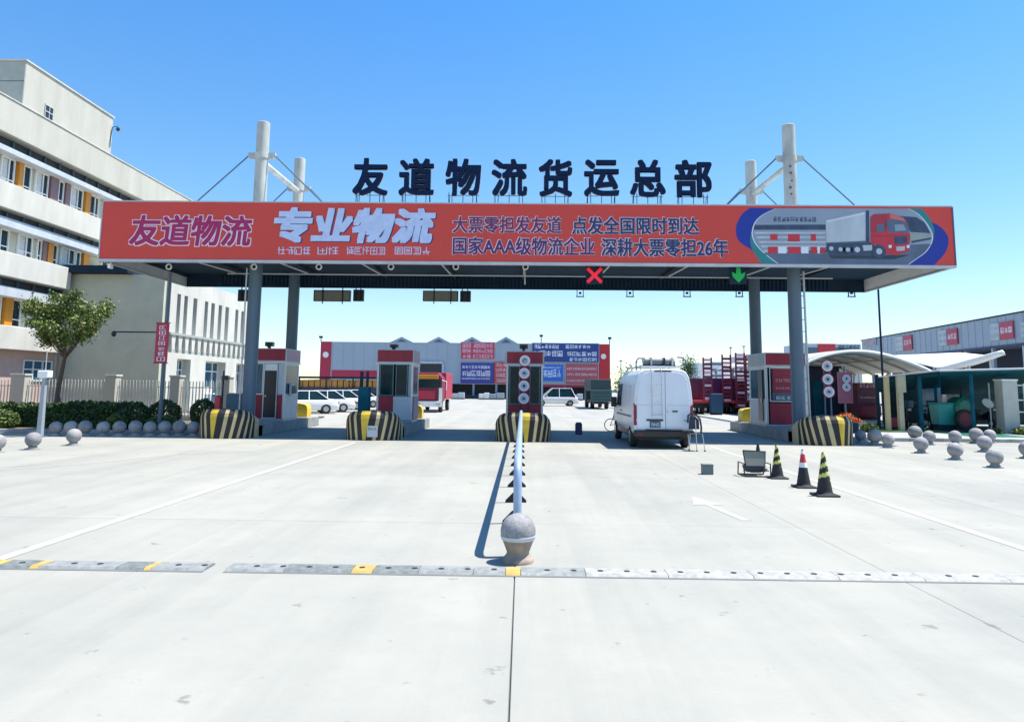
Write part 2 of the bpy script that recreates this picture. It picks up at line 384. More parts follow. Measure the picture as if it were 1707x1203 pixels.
strip([(-700, -560, S_), (-560, -420, L_), (-420, -280, S_), (-280, -140, S_), (-140, -12, S_), (-12, 9, Y_), (9, 62, S_), (62, 78, Y_), (78, 205, L_), (205, 250, S_), (250, 262, Y_), (262, 350, L_)], 'grey steel strip across the road, left of the gap, with a yellow end piece')
strip([(383, 480, L_), (480, 590, S_), (590, 625, Y_), (625, 700, S_), (700, 790, L_), (790, 843, L_), (843, 868, Y_), (868, 975, L_), (975, 1110, W_), (1110, 1250, W_), (1250, 1390, W_), (1390, 1530, W_), (1530, 1670, W_), (1670, 1810, W_), (1810, 1950, W_)], 'long bolted strip across the road in front of the stone ball, worn white at right')

# ------------------------------------------------------------ centre railing with ball
rl = thing('centre_railing', 'low galvanised pipe railing along the lane centre with bent down end', 'railing', (-.04, 7.9, 0))
b = B(); zt = 1.0
pts = [(-.04, 7.98, .12), (-.04, 7.98, .75), (-.04, 8.0, .88), (-.04, 8.08, .97), (-.04, 8.25, 1.0), (-.03, 24.1, 1.0)]
b.tube(pts, .047, 14).build('handrail', M_rail, rl, smooth=True)
for k in range(9):
    y = 9.9 + k * 1.75
    B().tube([(-.04, y, 0), (-.04, y, .95)], .03, 8).build('post', M_rail, rl, smooth=True)
    b = B(); b.poly([(-.25, y - .02, .0), (.08, y - .02, .0), (.08, y - .02, .03), (-.05, y - .02, .16), (-.12, y - .02, .16), (-.25, y - .02, .03)], (0, .04, 0))
    b.build('foot_bracket', M_black, rl)
cb = thing('stone_ball', 'large stone ball with white band on a tapered stone base at the railing end', 'stone ball', (-.03, 7.78, 0))
r0 = .184; cz = .308
b = B(); b.lathe((-.03, 7.75, cz), [(r0 * math.sin(R_(a)) + 1e-4, -r0 * math.cos(R_(a))) for a in range(0, 181, 10)], 32); b.build('ball', M_granite, cb, smooth=True)
b = B(); b.lathe((-.03, 7.75, 0), [(.165, 0), (.165, .03), (.15, .05), (.125, .075), (.115, .1), (.155, .2), (.185, .27)], 28); 
b.build('pedestal', mat('pedestal_brown', (.31, .25, .20), .8, var=.3, scale=10), cb, smooth=True)
b = B(); b.lathe((-.03, 7.75, cz), [(.168, -.08), (.174, -.078), (.186, -.040), (.184, -.036)], 32); b.build('white_band', M_lgrey, cb, smooth=True)

# ------------------------------------------------------------ islands
IX = [-10.06, -5.06, .04, 10.2]; BW = .95
iname = ['far left', 'left', 'centre', 'right']
def island(ix, nm, yr=33.4):
    t = thing('toll_island', f'raised concrete traffic island under the {nm} ticket booth', 'traffic island', (ix, 29, 0), 'toll gate islands')
    prof = [(ix - .93, 24.9), (ix + .93, 24.9)] + [(ix + .93 * math.cos(R_(a)), yr - .9 + .93 * math.sin(R_(a))) for a in range(0, 181, 15)]
    B().poly([(x, y, 0) for x, y in prof], (0, 0, .40)).build('kerb_body', M_kerbd, t, bevel=.02)
    b = B(); r2 = [(ix + (x - ix) * .93, 24.9 + (y - 24.9) * .985 + .03) for x, y in prof]
    b.poly([(x, y, .401) for x, y in r2], (0, 0, .012)).build('paved_top', M_kerb, t)
    # rear crash nose, yellow
    b = B(); rs = []
    for i, (k, zz) in enumerate([(1, .41), (1, .75), (.97, .88), (.85, .96), (.5, 1.0)]):
        rs.append([(ix + .72 * k * math.cos(R_(a)), yr - 1.5 + 1.1 * k * math.sin(R_(a)), zz) for a in range(0, 181, 15)] + [(ix - .72 * k, yr - 1.9, zz), (ix + .72 * k, yr - 1.9, zz)])
    b.rings(rs).build('rear_nose', M_yelb, t, smooth=True)
for x_, n_ in zip(IX, iname): island(x_, n_)

def bumper(ix, label, cx, wl, wr, plate=None):
    """striped crash cushion: domed nose, stripes painted in a V"""
    t = thing('crash_cushion', label, 'crash cushion', (ix, 24.7, 0), 'striped crash cushions at the gate')
    cols = []; u = 0
    left = []; k = 0; x = -wl
    while x > -1.02: left.append(x); x -= .10 if k % 2 == 0 else .066; k += 1
    right = []; x = wr
    k = 0
    while x < 1.02: right.append(x); x += .10 if k % 2 == 0 else .066; k += 1
    edges_b = left[::-1] + right
    lim = lambda v: max(-1, min(1, v))
    def top(e): return lim(e + math.copysign(.055 + .12 * min(1, abs(e) * 2), e) * (1 - abs(e) ** 4))
    eb = [-1.0] + [e + cx for e in edges_b if -1 < e + cx < 1] + [1.0]
    nl = len([e for e in edges_b if -1 < e + cx < cx]) + 1
    NV = 9
    def surf(s_, v):          # s in -1..1 across, v 0..1 up
        a = s_ * math.pi / 2
        h = .96 * (1 - .30 * abs(s_) ** 3.2)
        shrink = 1 if v < .75 else 1 - .10 * ((v - .75) / .25) ** 2
        x = math.copysign(abs(math.sin(a)) ** .85, a) * BW * shrink; y = -1.05 * (abs(math.cos(a)) ** .75) * shrink
        return (ix + x, 25.15 + y, v * h)
    b = B(); vs_ = []; fs = []; ms = []
    n = len(eb)
    SUB = 2
    cells = []
    for i in range(n - 1):
        idx = i - nl
        if i == nl - 0 and False: pass
        cells.append(i)
    for i in range(n - 1):
        e0, e1 = eb[i], eb[i + 1]
        t0 = -1.0 if i == 0 else lim(top(e0 - cx) + cx); t1 = 1.0 if i == n - 2 else lim(top(e1 - cx) + cx)
        if i < nl - 1: m = (nl - 1 - i) % 2            # 1 = black next to the wedge
        elif i == nl - 1: m = 2
        else: m = (i - nl + 1) % 2
        m = {0: 0, 1: 1, 2: 2}[m]
        for j in range(SUB):
            f0, f1 = j / SUB, (j + 1) / SUB
            base = len(vs_)
            for v in range(NV):
                vv = v / (NV - 1)
                for f in (f0, f1):
                    s_ = (e0 + (e1 - e0) * f) * (1 - vv) + (t0 + (t1 - t0) * f) * vv
                    vs_.append(surf(lim(s_), vv))
            for v in range(NV - 1):
                q = base + 2 * v; fs.append((q, q + 1, q + 3, q + 2)); ms.append(m)
    b.add(vs_, fs, ms)
    o = b.build('cushion_shell', [M_yel, M_black, M_yelb], t, smooth=False)
    # domed cap and rear wall close the block
    b = B(); S = 24
    ring = [surf(-1 + 2 * k / S, 1) for k in range(S + 1)]
    back = [(ix - BW * .9, 25.16, ring[0][2]), (ix + BW * .9, 25.16, ring[-1][2])]
    c_ = (ix, 24.75, .99); n_ = len(ring)
    b.add(ring + [c_], [(k, k + 1, n_) for k in range(S)] + [(S, 0, n_)])
    b.build('cushion_cap', M_black, t, smooth=True)
    b = B().box(ix - .93, ix + .93, 25.17, 25.6, .0, .62); b.build('backing_block', M_kerbd, t, bevel=.03)
    if plate:
        b = B().box(ix + plate - .17, ix + plate + .17, 24.03, 24.06, .12, .48); p_ = b.build('notice_plate', M_lgrey, t)
        b = B(); glyphs(b, ix + plate - .14, ix + plate + .14, .34, .44, 24.029, 4, 3); b.build('lettering', M_greyw, p_)
bumper(IX[0], 'black and yellow striped crash cushion left of the far left grey column', -.12, .02, .03)
bumper(IX[1], 'black and yellow striped crash cushion with a small white notice plate', -.08, .03, .03, plate=.12 - .0)
bumper(IX[2], 'black and yellow striped crash cushion at the far end of the centre railing', .04, .02, .03)
bumper(IX[3], 'black and yellow striped crash cushion beside the stone balls on the right', .18, .03, .03)

# ------------------------------------------------------------ canopy
Yf, Yr = 24.8, 31.4; XC = 14.93; ZB, ZT = 6.13, 8.19
cn = thing('toll_canopy', 'long flat toll gate canopy carried on four round grey columns with cream masts', 'canopy', (0, 28, 0))
bx('front_fascia', -XC, XC, Yf + .02, Yf + .16, ZB, ZT, M_lgrey, cn)
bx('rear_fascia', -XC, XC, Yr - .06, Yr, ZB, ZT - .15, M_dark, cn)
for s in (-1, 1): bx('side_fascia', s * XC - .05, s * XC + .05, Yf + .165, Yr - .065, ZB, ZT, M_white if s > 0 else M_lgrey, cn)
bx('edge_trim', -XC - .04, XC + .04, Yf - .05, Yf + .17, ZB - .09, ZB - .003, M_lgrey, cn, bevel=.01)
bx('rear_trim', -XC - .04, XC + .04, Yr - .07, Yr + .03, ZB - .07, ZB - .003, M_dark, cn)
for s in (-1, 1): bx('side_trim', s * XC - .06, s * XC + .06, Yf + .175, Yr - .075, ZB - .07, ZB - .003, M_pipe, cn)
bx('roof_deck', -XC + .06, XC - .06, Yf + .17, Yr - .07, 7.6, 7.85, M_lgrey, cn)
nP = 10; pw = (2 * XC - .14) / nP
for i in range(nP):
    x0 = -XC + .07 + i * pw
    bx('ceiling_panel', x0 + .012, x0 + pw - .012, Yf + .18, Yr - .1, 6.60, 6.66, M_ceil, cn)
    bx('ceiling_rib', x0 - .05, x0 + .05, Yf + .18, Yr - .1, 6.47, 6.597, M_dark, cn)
b = B(); x = -13.4
while x < 13.4:
    b.box(x, x + .09, Yr - .115, Yr - .065, ZB + .01, 6.59); x += .17
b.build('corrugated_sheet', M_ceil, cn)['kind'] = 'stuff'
B().tube([(-12.2, 29.2, 6.33), (12.6, 29.2, 6.33)], .035).build('cross_pipe', M_pipe, cn, smooth=True)
for px in (314, 454.6, 594.7, 731.8, 874, 1021, 1155, 1297, 1395.6):
    x = U(px, 438, Y=Yf + .2).x
    B().tube([(x, Yf + .2, ZB + .04), (x, 29.2, 6.36)], .032).build('purlin_pipe', M_pipe, cn, smooth=True)
B().tube([U(875, 447, Y=26.3), U(875, 474, Y=26.3)], .03).build('drop_pipe', M_pipe, cn)
for s, pxs in ((-1, (0,)), (1, (0,))):
    cxx = s * 9.9
    for Y, top, rr in ((26.2, 11.66, .235), (30.7, 11.7, .235)):
        zsplit = 8.0
        col = B().tube([(cxx, Y, .40), (cxx, Y, 7.58)], rr, 28).build('column', M_steel, cn, smooth=True)
        B().lathe((cxx, Y, .405), [(rr + .12, 0), (rr + .12, .03), (rr + .02, .04)], 24).build('base_plate', M_steel, col)
        b = B(); b.lathe((cxx, Y, 7.86), [(rr, 0), (rr, top - 7.86 - .02), (rr - .02, top - 7.86)], 28); ms = b.build('mast', M_mast, cn, smooth=True)
        zc = 10.35
        B().lathe((cxx, Y, zc), [(rr + .02, -.1), (rr + .03, -.1), (rr + .03, .1), (rr + .02, .1)], 24).build('collar', M_mast, ms)
        for q in (-1, 1):
            b = B(); b.poly([(cxx + q * (rr + .02), Y - .05, zc + .12), (cxx + q * (rr + .27), Y - .05, zc + .12), (cxx + q * (rr + .30), Y - .05, zc), (cxx + q * (rr + .2), Y - .05, zc - .12), (cxx + q * (rr + .02), Y - .05, zc - .12)], (0, .1, 0))
            b.build('stay_bracket', M_mast, ms)
            B().tube([(cxx + q * (rr + .24), Y, zc + .04), (cxx + q * 2.32, Y, 8.62 if Y < 28 else 8.5), (cxx + q * 2.6, Y, 7.9)], .028).build('stay_rod', M_steel, cn, smooth=True)
    b = B(); b.tube([(cxx, 26.2 + .2, 10.15), (cxx, 30.7 - .2, 10.2)], .11, 14); b.build('tie_beam', M_mast, cn, smooth=True)
r = random.Random(3)
for z_ in (10.0, 9.75, 9.45, 9.2, 8.95): B().disc((9.86 + r.uniform(-.05, .05), 25.967, z_), .045 * r.uniform(.7, 1.2), -.012, 9).build('rust_spot', M_rust, cn)
# downpipes and ladder on the outer columns
B().tube([(-9.75 - .33, 25.8, .4), (-9.75 - .33, 25.8, 6.0)], .03).build('downpipe', M_pipe, cn)
xl = U(1345, 560, Y=26.3).x
lad = B().tube([(xl + .0, 26.3, .41), (xl - .12, 26.1, 6.1)], .04).build('ladder_rail', M_pipe, cn)
B().tube([(xl - .22, 26.4, .41), (xl - .34, 26.3, 6.1)], .03).build('ladder_rail', M_pipe, cn)
for k in range(12):
    z_ = .9 + k * .43; f = z_ / 6.1
    B().tube([(xl - .12 * f, 26.3 - .2 * f, z_), (xl - .22 - .12 * f, 26.4 - .1 * f, z_)], .014, 6).build('rung', M_pipe, cn)
# round downlights
for i, px in enumerate((282, 424, 532, 652, 760, 876)):
    p = U(px, 445, Y=25.9); t = thing('round_floodlight', ['leftmost', 'second', 'third', 'fourth', 'fifth', 'sixth and rightmost'][i] + ' white ringed floodlight under the canopy edge counted from the left', 'floodlight', p, 'round floodlights under the canopy')
    b = B(); b.disc(p, .115, -.05, 20, ri=.075); b.build('rim', M_white, t, smooth=True)
    B().disc((p.x, p.y + .01, p.z), .07, -.02, 16).build('lens', M_blackp, t)
    B().tube([(p.x, p.y + .06, p.z), (p.x, p.y + .1, 6.6)], .012).build('bracket', M_pipe, t); bx('housing', p.x - .07, p.x + .07, p.y + .012, p.y + .1, p.z - .06, p.z + .07, M_blackp, t, bevel=.01)
p = U(184, 441, Y=25.0); t = thing('corner_camera', 'small white camera under the left corner of the canopy', 'camera', p)
bx('camera_body', p.x - .05, p.x + .05, p.y - .1, p.y + .12, p.z - .14, p.z + .02, M_white, t, bevel=.02); bx('bracket', p.x - .02, p.x + .02, p.y, p.y + .04, p.z + .02, p.z + .12, M_white, t)
# lane signals
def sigx():
    p = U(991, 459, Y=25.3); t = thing('lane_signal', 'red cross lane signal hanging under the canopy above the wide lane', 'lane signal', p)
    bx('signal_housing', p.x - .3, p.x + .3, p.y + .03, p.y + .12, p.z - .3, p.z + .3, M_dark, t)
    for s_ in (-1, 1):
        e = .25; w_ = .042
        B().poly([(p.x - e - w_, p.y, p.z - s_ * e + s_ * w_), (p.x - e + w_, p.y, p.z - s_ * e - s_ * w_), (p.x + e + w_, p.y, p.z + s_ * e - s_ * w_), (p.x + e - w_, p.y, p.z + s_ * e + s_ * w_)], (0, -.02 - .005 * s_, 0)).build('red_bar', M_xred, t)
sigx()
p = U(1231, 459, Y=25.3); t = thing('lane_signal', 'green down arrow lane signal hanging under the canopy near the right columns', 'lane signal', p)
bx('signal_housing', p.x - .3, p.x + .3, p.y + .03, p.y + .12, p.z - .3, p.z + .3, M_dark, t)
b = B(); b.poly([(p.x - .07, p.y, p.z + .27), (p.x + .07, p.y, p.z + .27), (p.x + .09, p.y, p.z + .05), (p.x + .24, p.y, p.z + .12), (p.x + .2, p.y, p.z - .06), (p.x, p.y, p.z - .26), (p.x - .2, p.y, p.z - .06), (p.x - .24, p.y, p.z + .12), (p.x - .09, p.y, p.z + .05)], (0, -.02, 0)); b.build('green_arrow', M_ggreen, t)
# hanging display boards at the rear
def board(px0, px1, py0, py1, label, m, hang, name='display_board'):
    a = U(px0, py1, Y=31.0); c = U(px1, py0, Y=31.0); t = thing(name, label, 'display board', ((a.x + c.x) / 2, 31, c.z))
    bx('board_body', a.x, c.x, 30.95, 31.1, a.z, c.z, m, t, bevel=.01)
    b = B(); [b.box(x0, x1, 30.93, 30.95, z0, z1) for x0, x1, z0, z1 in ((a.x, c.x, c.z - .03, c.z), (a.x, c.x, a.z, a.z + .03), (a.x, a.x + .03, a.z + .03, c.z - .03), (c.x - .03, c.x, a.z + .03, c.z - .03))]
    b.build('frame', M_dark, t)
    for h in hang:
        x = U(h, 490, Y=31).x; bx('hanger', x - .02, x + .02, 30.9, 30.93, a.z - .12 if m is M_olive else a.z + .05, ZB, M_dark, t)
board(523, 585, 484, 502, 'long olive grey display board hanging left of the centre booths', M_olive, (539, 572))
board(705, 764, 485, 502, 'long olive grey display board hanging nearest the middle of the canopy', M_olive, (724, 752))
board(589, 607, 483, 502, 'square black display box to the right of the left olive board', M_blackp, (594, 602))
board(767, 785, 485, 503, 'square black display box to the right of the middle olive board', M_blackp, (771, 780))
board(397, 418, 483, 502, 'square black display box just left of the far left column', M_blackp, (404,))
for i, px in enumerate((967, 1050, 1145, 1232, 1419)):
    p = U(px, 488, Y=31.2); t = thing('lamp_bracket', ['leftmost open square lamp bracket hanging at the rear edge of the canopy', 'second open square lamp bracket from the left at the canopy rear', 'third open square lamp bracket from the left at the canopy rear', 'open square lamp bracket below the green arrow signal', 'rightmost open square lamp bracket beyond the right columns'][i], 'lamp bracket', p, 'lamp brackets at the rear of the canopy')
    b = B(); w_ = .15
    b.box(p.x - w_, p.x - w_ + .03, 31.15, 31.2, p.z - .15, ZB); b.box(p.x + w_ - .03, p.x + w_, 31.15, 31.2, p.z - .15, ZB)
    b.box(p.x - w_ - .02, p.x + w_ + .02, 31.14, 31.21, p.z - .19, p.z - .15); b.build('frame', M_dark, t)
    bx('lamp', p.x - .05, p.x + .05, 31.12, 31.22, p.z - .06, p.z + .03, M_dark, t)

# ------------------------------------------------------------ banner
bn = thing('banner_sign', 'long red printed banner sign running along the whole canopy front', 'banner sign', (0, Yf, ZB))
YB = Yf - .02
bx('banner_panel', -XC, XC, YB, Yf + .015, ZB, ZT, M_red, bn)
bx('top_edge', -XC - .02, XC + .02, YB - .02, Yf + .1, ZT + .003, ZT + .045, M_lgrey, bn)
for s in (-1, 1): bx('end_edge', s * (XC + .025) - .02, s * (XC + .025) + .02, YB - .02, Yf + .1, ZB, ZT, M_lgrey if s < 0 else M_steel, bn)
def bp(px, py): return U(px, py, Y=YB)
def btext(body, px0, px1, py0, py1, layers, shear=0):
    a = bp(px0, py1); c = bp(px1, py0)
    for k, (m, off, dx, dz) in enumerate(layers):
        text('lettering', body, a.x + dx, c.x + dx, a.z + dz, c.z + dz, YB - .012 * k, .006, m, bn, off, shear)
btext('友道物流', 216, 420, 361, 408, [(M_pale, .062, 0, 0), (M_mag, .028, 0, 0)], .08)
btext('专业物流', 458, 724, 350, 402, [(M_navy, .05, .045, -.03), (M_lblue, .055, 0, 0)], .16)
btext('大票零担发友道', 755, 936, 362, 388, [(M_pale, .05, -.008, .008), (mat('letter_mix', (.16, .02, .10), .5, var=0), .02, 0, 0)])
btext('点发全国限时到达', 954, 1164, 363, 390, [(M_pale, .05, -.008, .008), (M_navy, .022, 0, 0)])
btext('国家AAA级物流企业', 755, 991, 397, 424, [(M_pale, .05, -.008, .008), (mat('letter_mix2', (.10, .02, .12), .5, var=0), .02, 0, 0)])
btext('深耕大票零担26年', 1003, 1213, 399, 427, [(M_pale, .05, -.008, .008), (M_navy, .022, 0, 0)])
for k, (a_, c_, n_) in enumerate(((462, 518, 4), (528, 565, 2), (577, 643, 5), (657, 718, 4))):
    p = bp(a_, 424); q = bp(c_, 412); b = B(); glyphs(b, p.x, q.x, p.z, q.z, YB, n_, 40 + k, d=.008, t=.16, gap=.12); b.build('small_lettering', M_lblue, bn)
def zp(x, y): return (1200 + x / 4.064, 190 + y / 4.064)
lay = [0]
def flat(pts, m, name, L_, curve=False, raw=False):
    P_ = [bp(*(p if raw else zp(*p))) for p in pts]
    for p in P_: p.z = min(ZT - .006, max(ZB + .006, p.z))
    b = B().poly([(p.x, YB - .003 * L_, p.z) for p in P_], (0, -.003, 0)); return b.build(name, m, bn)
def smooth_pts(pts, n=5):
    out = []; P_ = [pts[0]] + pts + [pts[-1]]
    for i in range(1, len(P_) - 2):
        for k in range(n):
            t_ = k / n; a, b_, c_, d_ = P_[i - 1], P_[i], P_[i + 1], P_[i + 2]
            out.append(tuple(.5 * (2 * b_[j] + (c_[j] - a[j]) * t_ + (2 * a[j] - 5 * b_[j] + 4 * c_[j] - d_[j]) * t_ ** 2 + (3 * b_[j] - a[j] - 3 * c_[j] + d_[j]) * t_ ** 3) for j in (0, 1)))
    out.append(pts[-1]); return out
leftin = smooth_pts([(385, 640), (300, 680), (245, 730), (222, 800), (235, 860), (270, 910), (330, 965), (400, 1017)])
rightin = smooth_pts([(1275, 642), (1340, 680), (1395, 740), (1432, 810), (1430, 870), (1390, 935), (1330, 980), (1268, 1024)])
bl = smooth_pts([(205, 636), (150, 680), (115, 745), (108, 800), (125, 855), (165, 890), (215, 920), (250, 960), (280, 1012)])
flat(bl + leftin[::-1], M_bluep, 'blue_swoosh', 0)
gl = smooth_pts([(212, 800), (205, 850), (212, 900), (235, 945), (280, 1012)])
flat(gl + leftin[::-1][:26], M_greenp, 'green_swoosh', 1)
br = smooth_pts([(1440, 735), (1500, 770), (1545, 830), (1545, 890), (1520, 950), (1450, 1026)])
flat(br + rightin[::-1][:24], M_bluep, 'blue_swoosh', 0)
gr_ = smooth_pts([(1365, 642), (1410, 690), (1445, 760), (1452, 810), (1440, 860)])
flat(gr_ + rightin[::-1][18:], M_greenp, 'green_swoosh', 1)
pic = leftin + rightin[::-1]
flat([(x + (-7 if i < len(leftin) else 7), y) for i, (x, y) in enumerate(pic)], M_glyph, 'white_border', 2)
flat(pic, M_sky2, 'picture_background', 3)
flat([(292, 945), (1405, 880), (1428, 885), (1390, 935), (1330, 980), (1270, 1020), (398, 1013), (330, 962)], M_road2, 'picture_road', 4)
flat([(1190, 690), (1330, 700), (1385, 735), (1425, 808), (1290, 800), (1260, 750)], M_forest, 'picture_trees', 4)
flat([(235, 752), (715, 750), (715, 785), (228, 785)], M_forest, 'picture_roof', 4)
for z0 in (800, 830, 862, 892, 922): flat([(232 + (z0 - 800) * .5, z0), (716, z0), (716, z0 + 12), (238 + (z0 - 800) * .5, z0 + 12)], M_lgrey, 'picture_band', 4)
for x0, x1, z0, z1 in ((340, 390, 815, 855), (460, 540, 815, 865), (615, 650, 815, 860), (325, 390, 900, 945), (460, 545, 900, 945), (615, 655, 900, 945), (680, 712, 905, 945)):
    flat([(x0, z0), (x1, z0), (x1, z1), (x0, z1)], M_redp, 'picture_red_sign', 5)
for x0, x1 in ((395, 450), (550, 600), (660, 676)): flat([(x0, 900), (x1, 900), (x1, 945), (x0, 945)], M_glyph, 'picture_white_sign', 5)
b = B(); p = bp(*zp(358, 730)); q = bp(*zp(652, 700)); glyphs(b, p.x, q.x, p.z, q.z, YB - .012, 10, 9, d=.004, t=.24); b.build('small_lettering', M_forest, bn)
flat([(715, 720), (985, 662), (985, 868), (720, 880)], M_lgrey, 'picture_trailer', 6)
flat([(988, 655), (1008, 655), (1012, 868), (988, 868)], M_forest, 'picture_trailer_edge', 6)
flat([(720, 880), (1040, 868), (1055, 955), (740, 955)], M_forest, 'picture_chassis', 5)
flat([(1018, 700), (1040, 680), (1150, 675), (1235, 700), (1270, 740), (1287, 830), (1280, 930), (1200, 957), (1112, 950), (1085, 890), (1045, 885), (1020, 880)], M_redp, 'picture_cab', 6)
flat([(1135, 715), (1240, 712), (1272, 760), (1284, 808), (1135, 803)], M_road2, 'picture_windscreen', 7)
flat([(1060, 752), (1108, 747), (1108, 800), (1062, 804)], M_road2, 'picture_side_window', 7)
flat([(1178, 832), (1268, 827), (1264, 880), (1182, 885)], M_forest, 'picture_grille', 7)
flat([(1192, 900), (1252, 896), (1250, 925), (1196, 930)], M_lgrey, 'picture_bumper', 7)
flat([(965, 890), (1030, 888), (1030, 925), (968, 928)], M_lgrey, 'picture_tank', 6)
flat([(1018, 700), (1040, 682), (1128, 677), (1130, 725), (1130, 800), (1020, 806)], mat('picture_red_side', (.42, .03, .05), .5), 'picture_cab_side', 7)
flat([(1060, 752), (1108, 747), (1108, 800), (1062, 804)], M_road2, 'picture_side_window', 8)
flat([(1150, 676), (1236, 702), (1262, 730), (1150, 708)], mat('picture_red_light', (.66, .14, .14), .5), 'picture_roof_fairing', 8)
flat([(1180, 752), (1240, 748), (1262, 790), (1185, 795)], M_sky2, 'picture_glass_glint', 9)
flat([(1118, 722), (1130, 722), (1130, 775), (1118, 775)], M_forest, 'picture_mirror', 9)
flat([(1020, 826), (1285, 822), (1285, 828), (1020, 832)], mat('picture_red_side', (0, 0, 0)), 'picture_cab_line', 8)
for x_q in (1140, 1262): flat([(x_q, 890), (x_q + 22, 888), (x_q + 20, 908), (x_q + 2, 910)], M_glyph, 'picture_headlight', 8)
flat([(720, 872), (985, 860), (985, 868), (720, 880)], M_steel, 'picture_trailer_rail', 7)
flat([(724, 728), (978, 672), (978, 678), (724, 734)], M_glyph, 'picture_trailer_top', 7)
flat([(735, 958), (1060, 958), (1290, 955), (1180, 985), (760, 980)], mat('picture_shadow', (.03, .045, .07), .6), 'picture_ground_patch', 5)
flat([(1295, 862), (1428, 838), (1430, 850), (1300, 875)], M_forest, 'picture_guardrail', 5)
flat([(1290, 812), (1427, 812), (1430, 836), (1292, 858)], M_greyw, 'picture_verge', 5)
for x, y, r_ in ((752, 912, 30), (815, 918, 28), (865, 920, 30), (928, 920, 38), (1076, 932, 42)):
    c_ = bp(*zp(x, y)); k = r_ * .0057
    B().disc((c_.x, YB - .030, c_.z), k, -.003, 18).build('picture_wheel', M_forest, bn); B().disc((c_.x, YB - .0335, c_.z), k * .45, -.003, 12).build('picture_hub', M_lgrey, bn)

# ------------------------------------------------------------ roof characters
ts = thing('rooftop_sign', 'large dark blue upright Chinese characters standing in a row on the canopy roof', 'rooftop sign', (0, 25.3, ZT))
for ch, a, c_, t_, bt in zip('友道物流货运总部', (586, 663, 741, 818, 897, 973, 1050, 1125), (648, 725, 803, 880, 955, 1033, 1110, 1187), (264, 264.5, 265, 265.5, 266, 266.5, 266.5, 267), (325, 325, 325.5, 326, 327, 326.5, 327, 328)):
    p = U(a + 1, bt, Y=25.2); q = U(c_ - 1, t_, Y=25.2)
    text('character', ch, p.x + .03, q.x - .03, p.z + .03, q.z - .03, 25.3, .12, M_sign, ts, .028)
    text('character_edge', ch, p.x + .03, q.x - .03, p.z + .03, q.z - .03, 25.33, .02, M_white, ts, .038)
    w_ = q.x - p.x
    for f in (.10, .19, .5, .78, .88):
        x = p.x + w_ * f; B().tube([(x, 25.28, ZT - .3), (x, 25.28, p.z + .12)], .014, 6).build('support_post', M_dark, ts)
    B().tube([(p.x + w_ * .05, 25.42, p.z + .05), (q.x - w_ * .05, 25.42, p.z + .05)], .012, 6).build('tie_bar', M_dark, ts)
    for f in (.1, .88): B().tube([(p.x + w_ * f, 25.42, p.z + .05), (p.x + w_ * f, 25.8, 7.86)], .012, 6).build('brace', M_dark, ts)

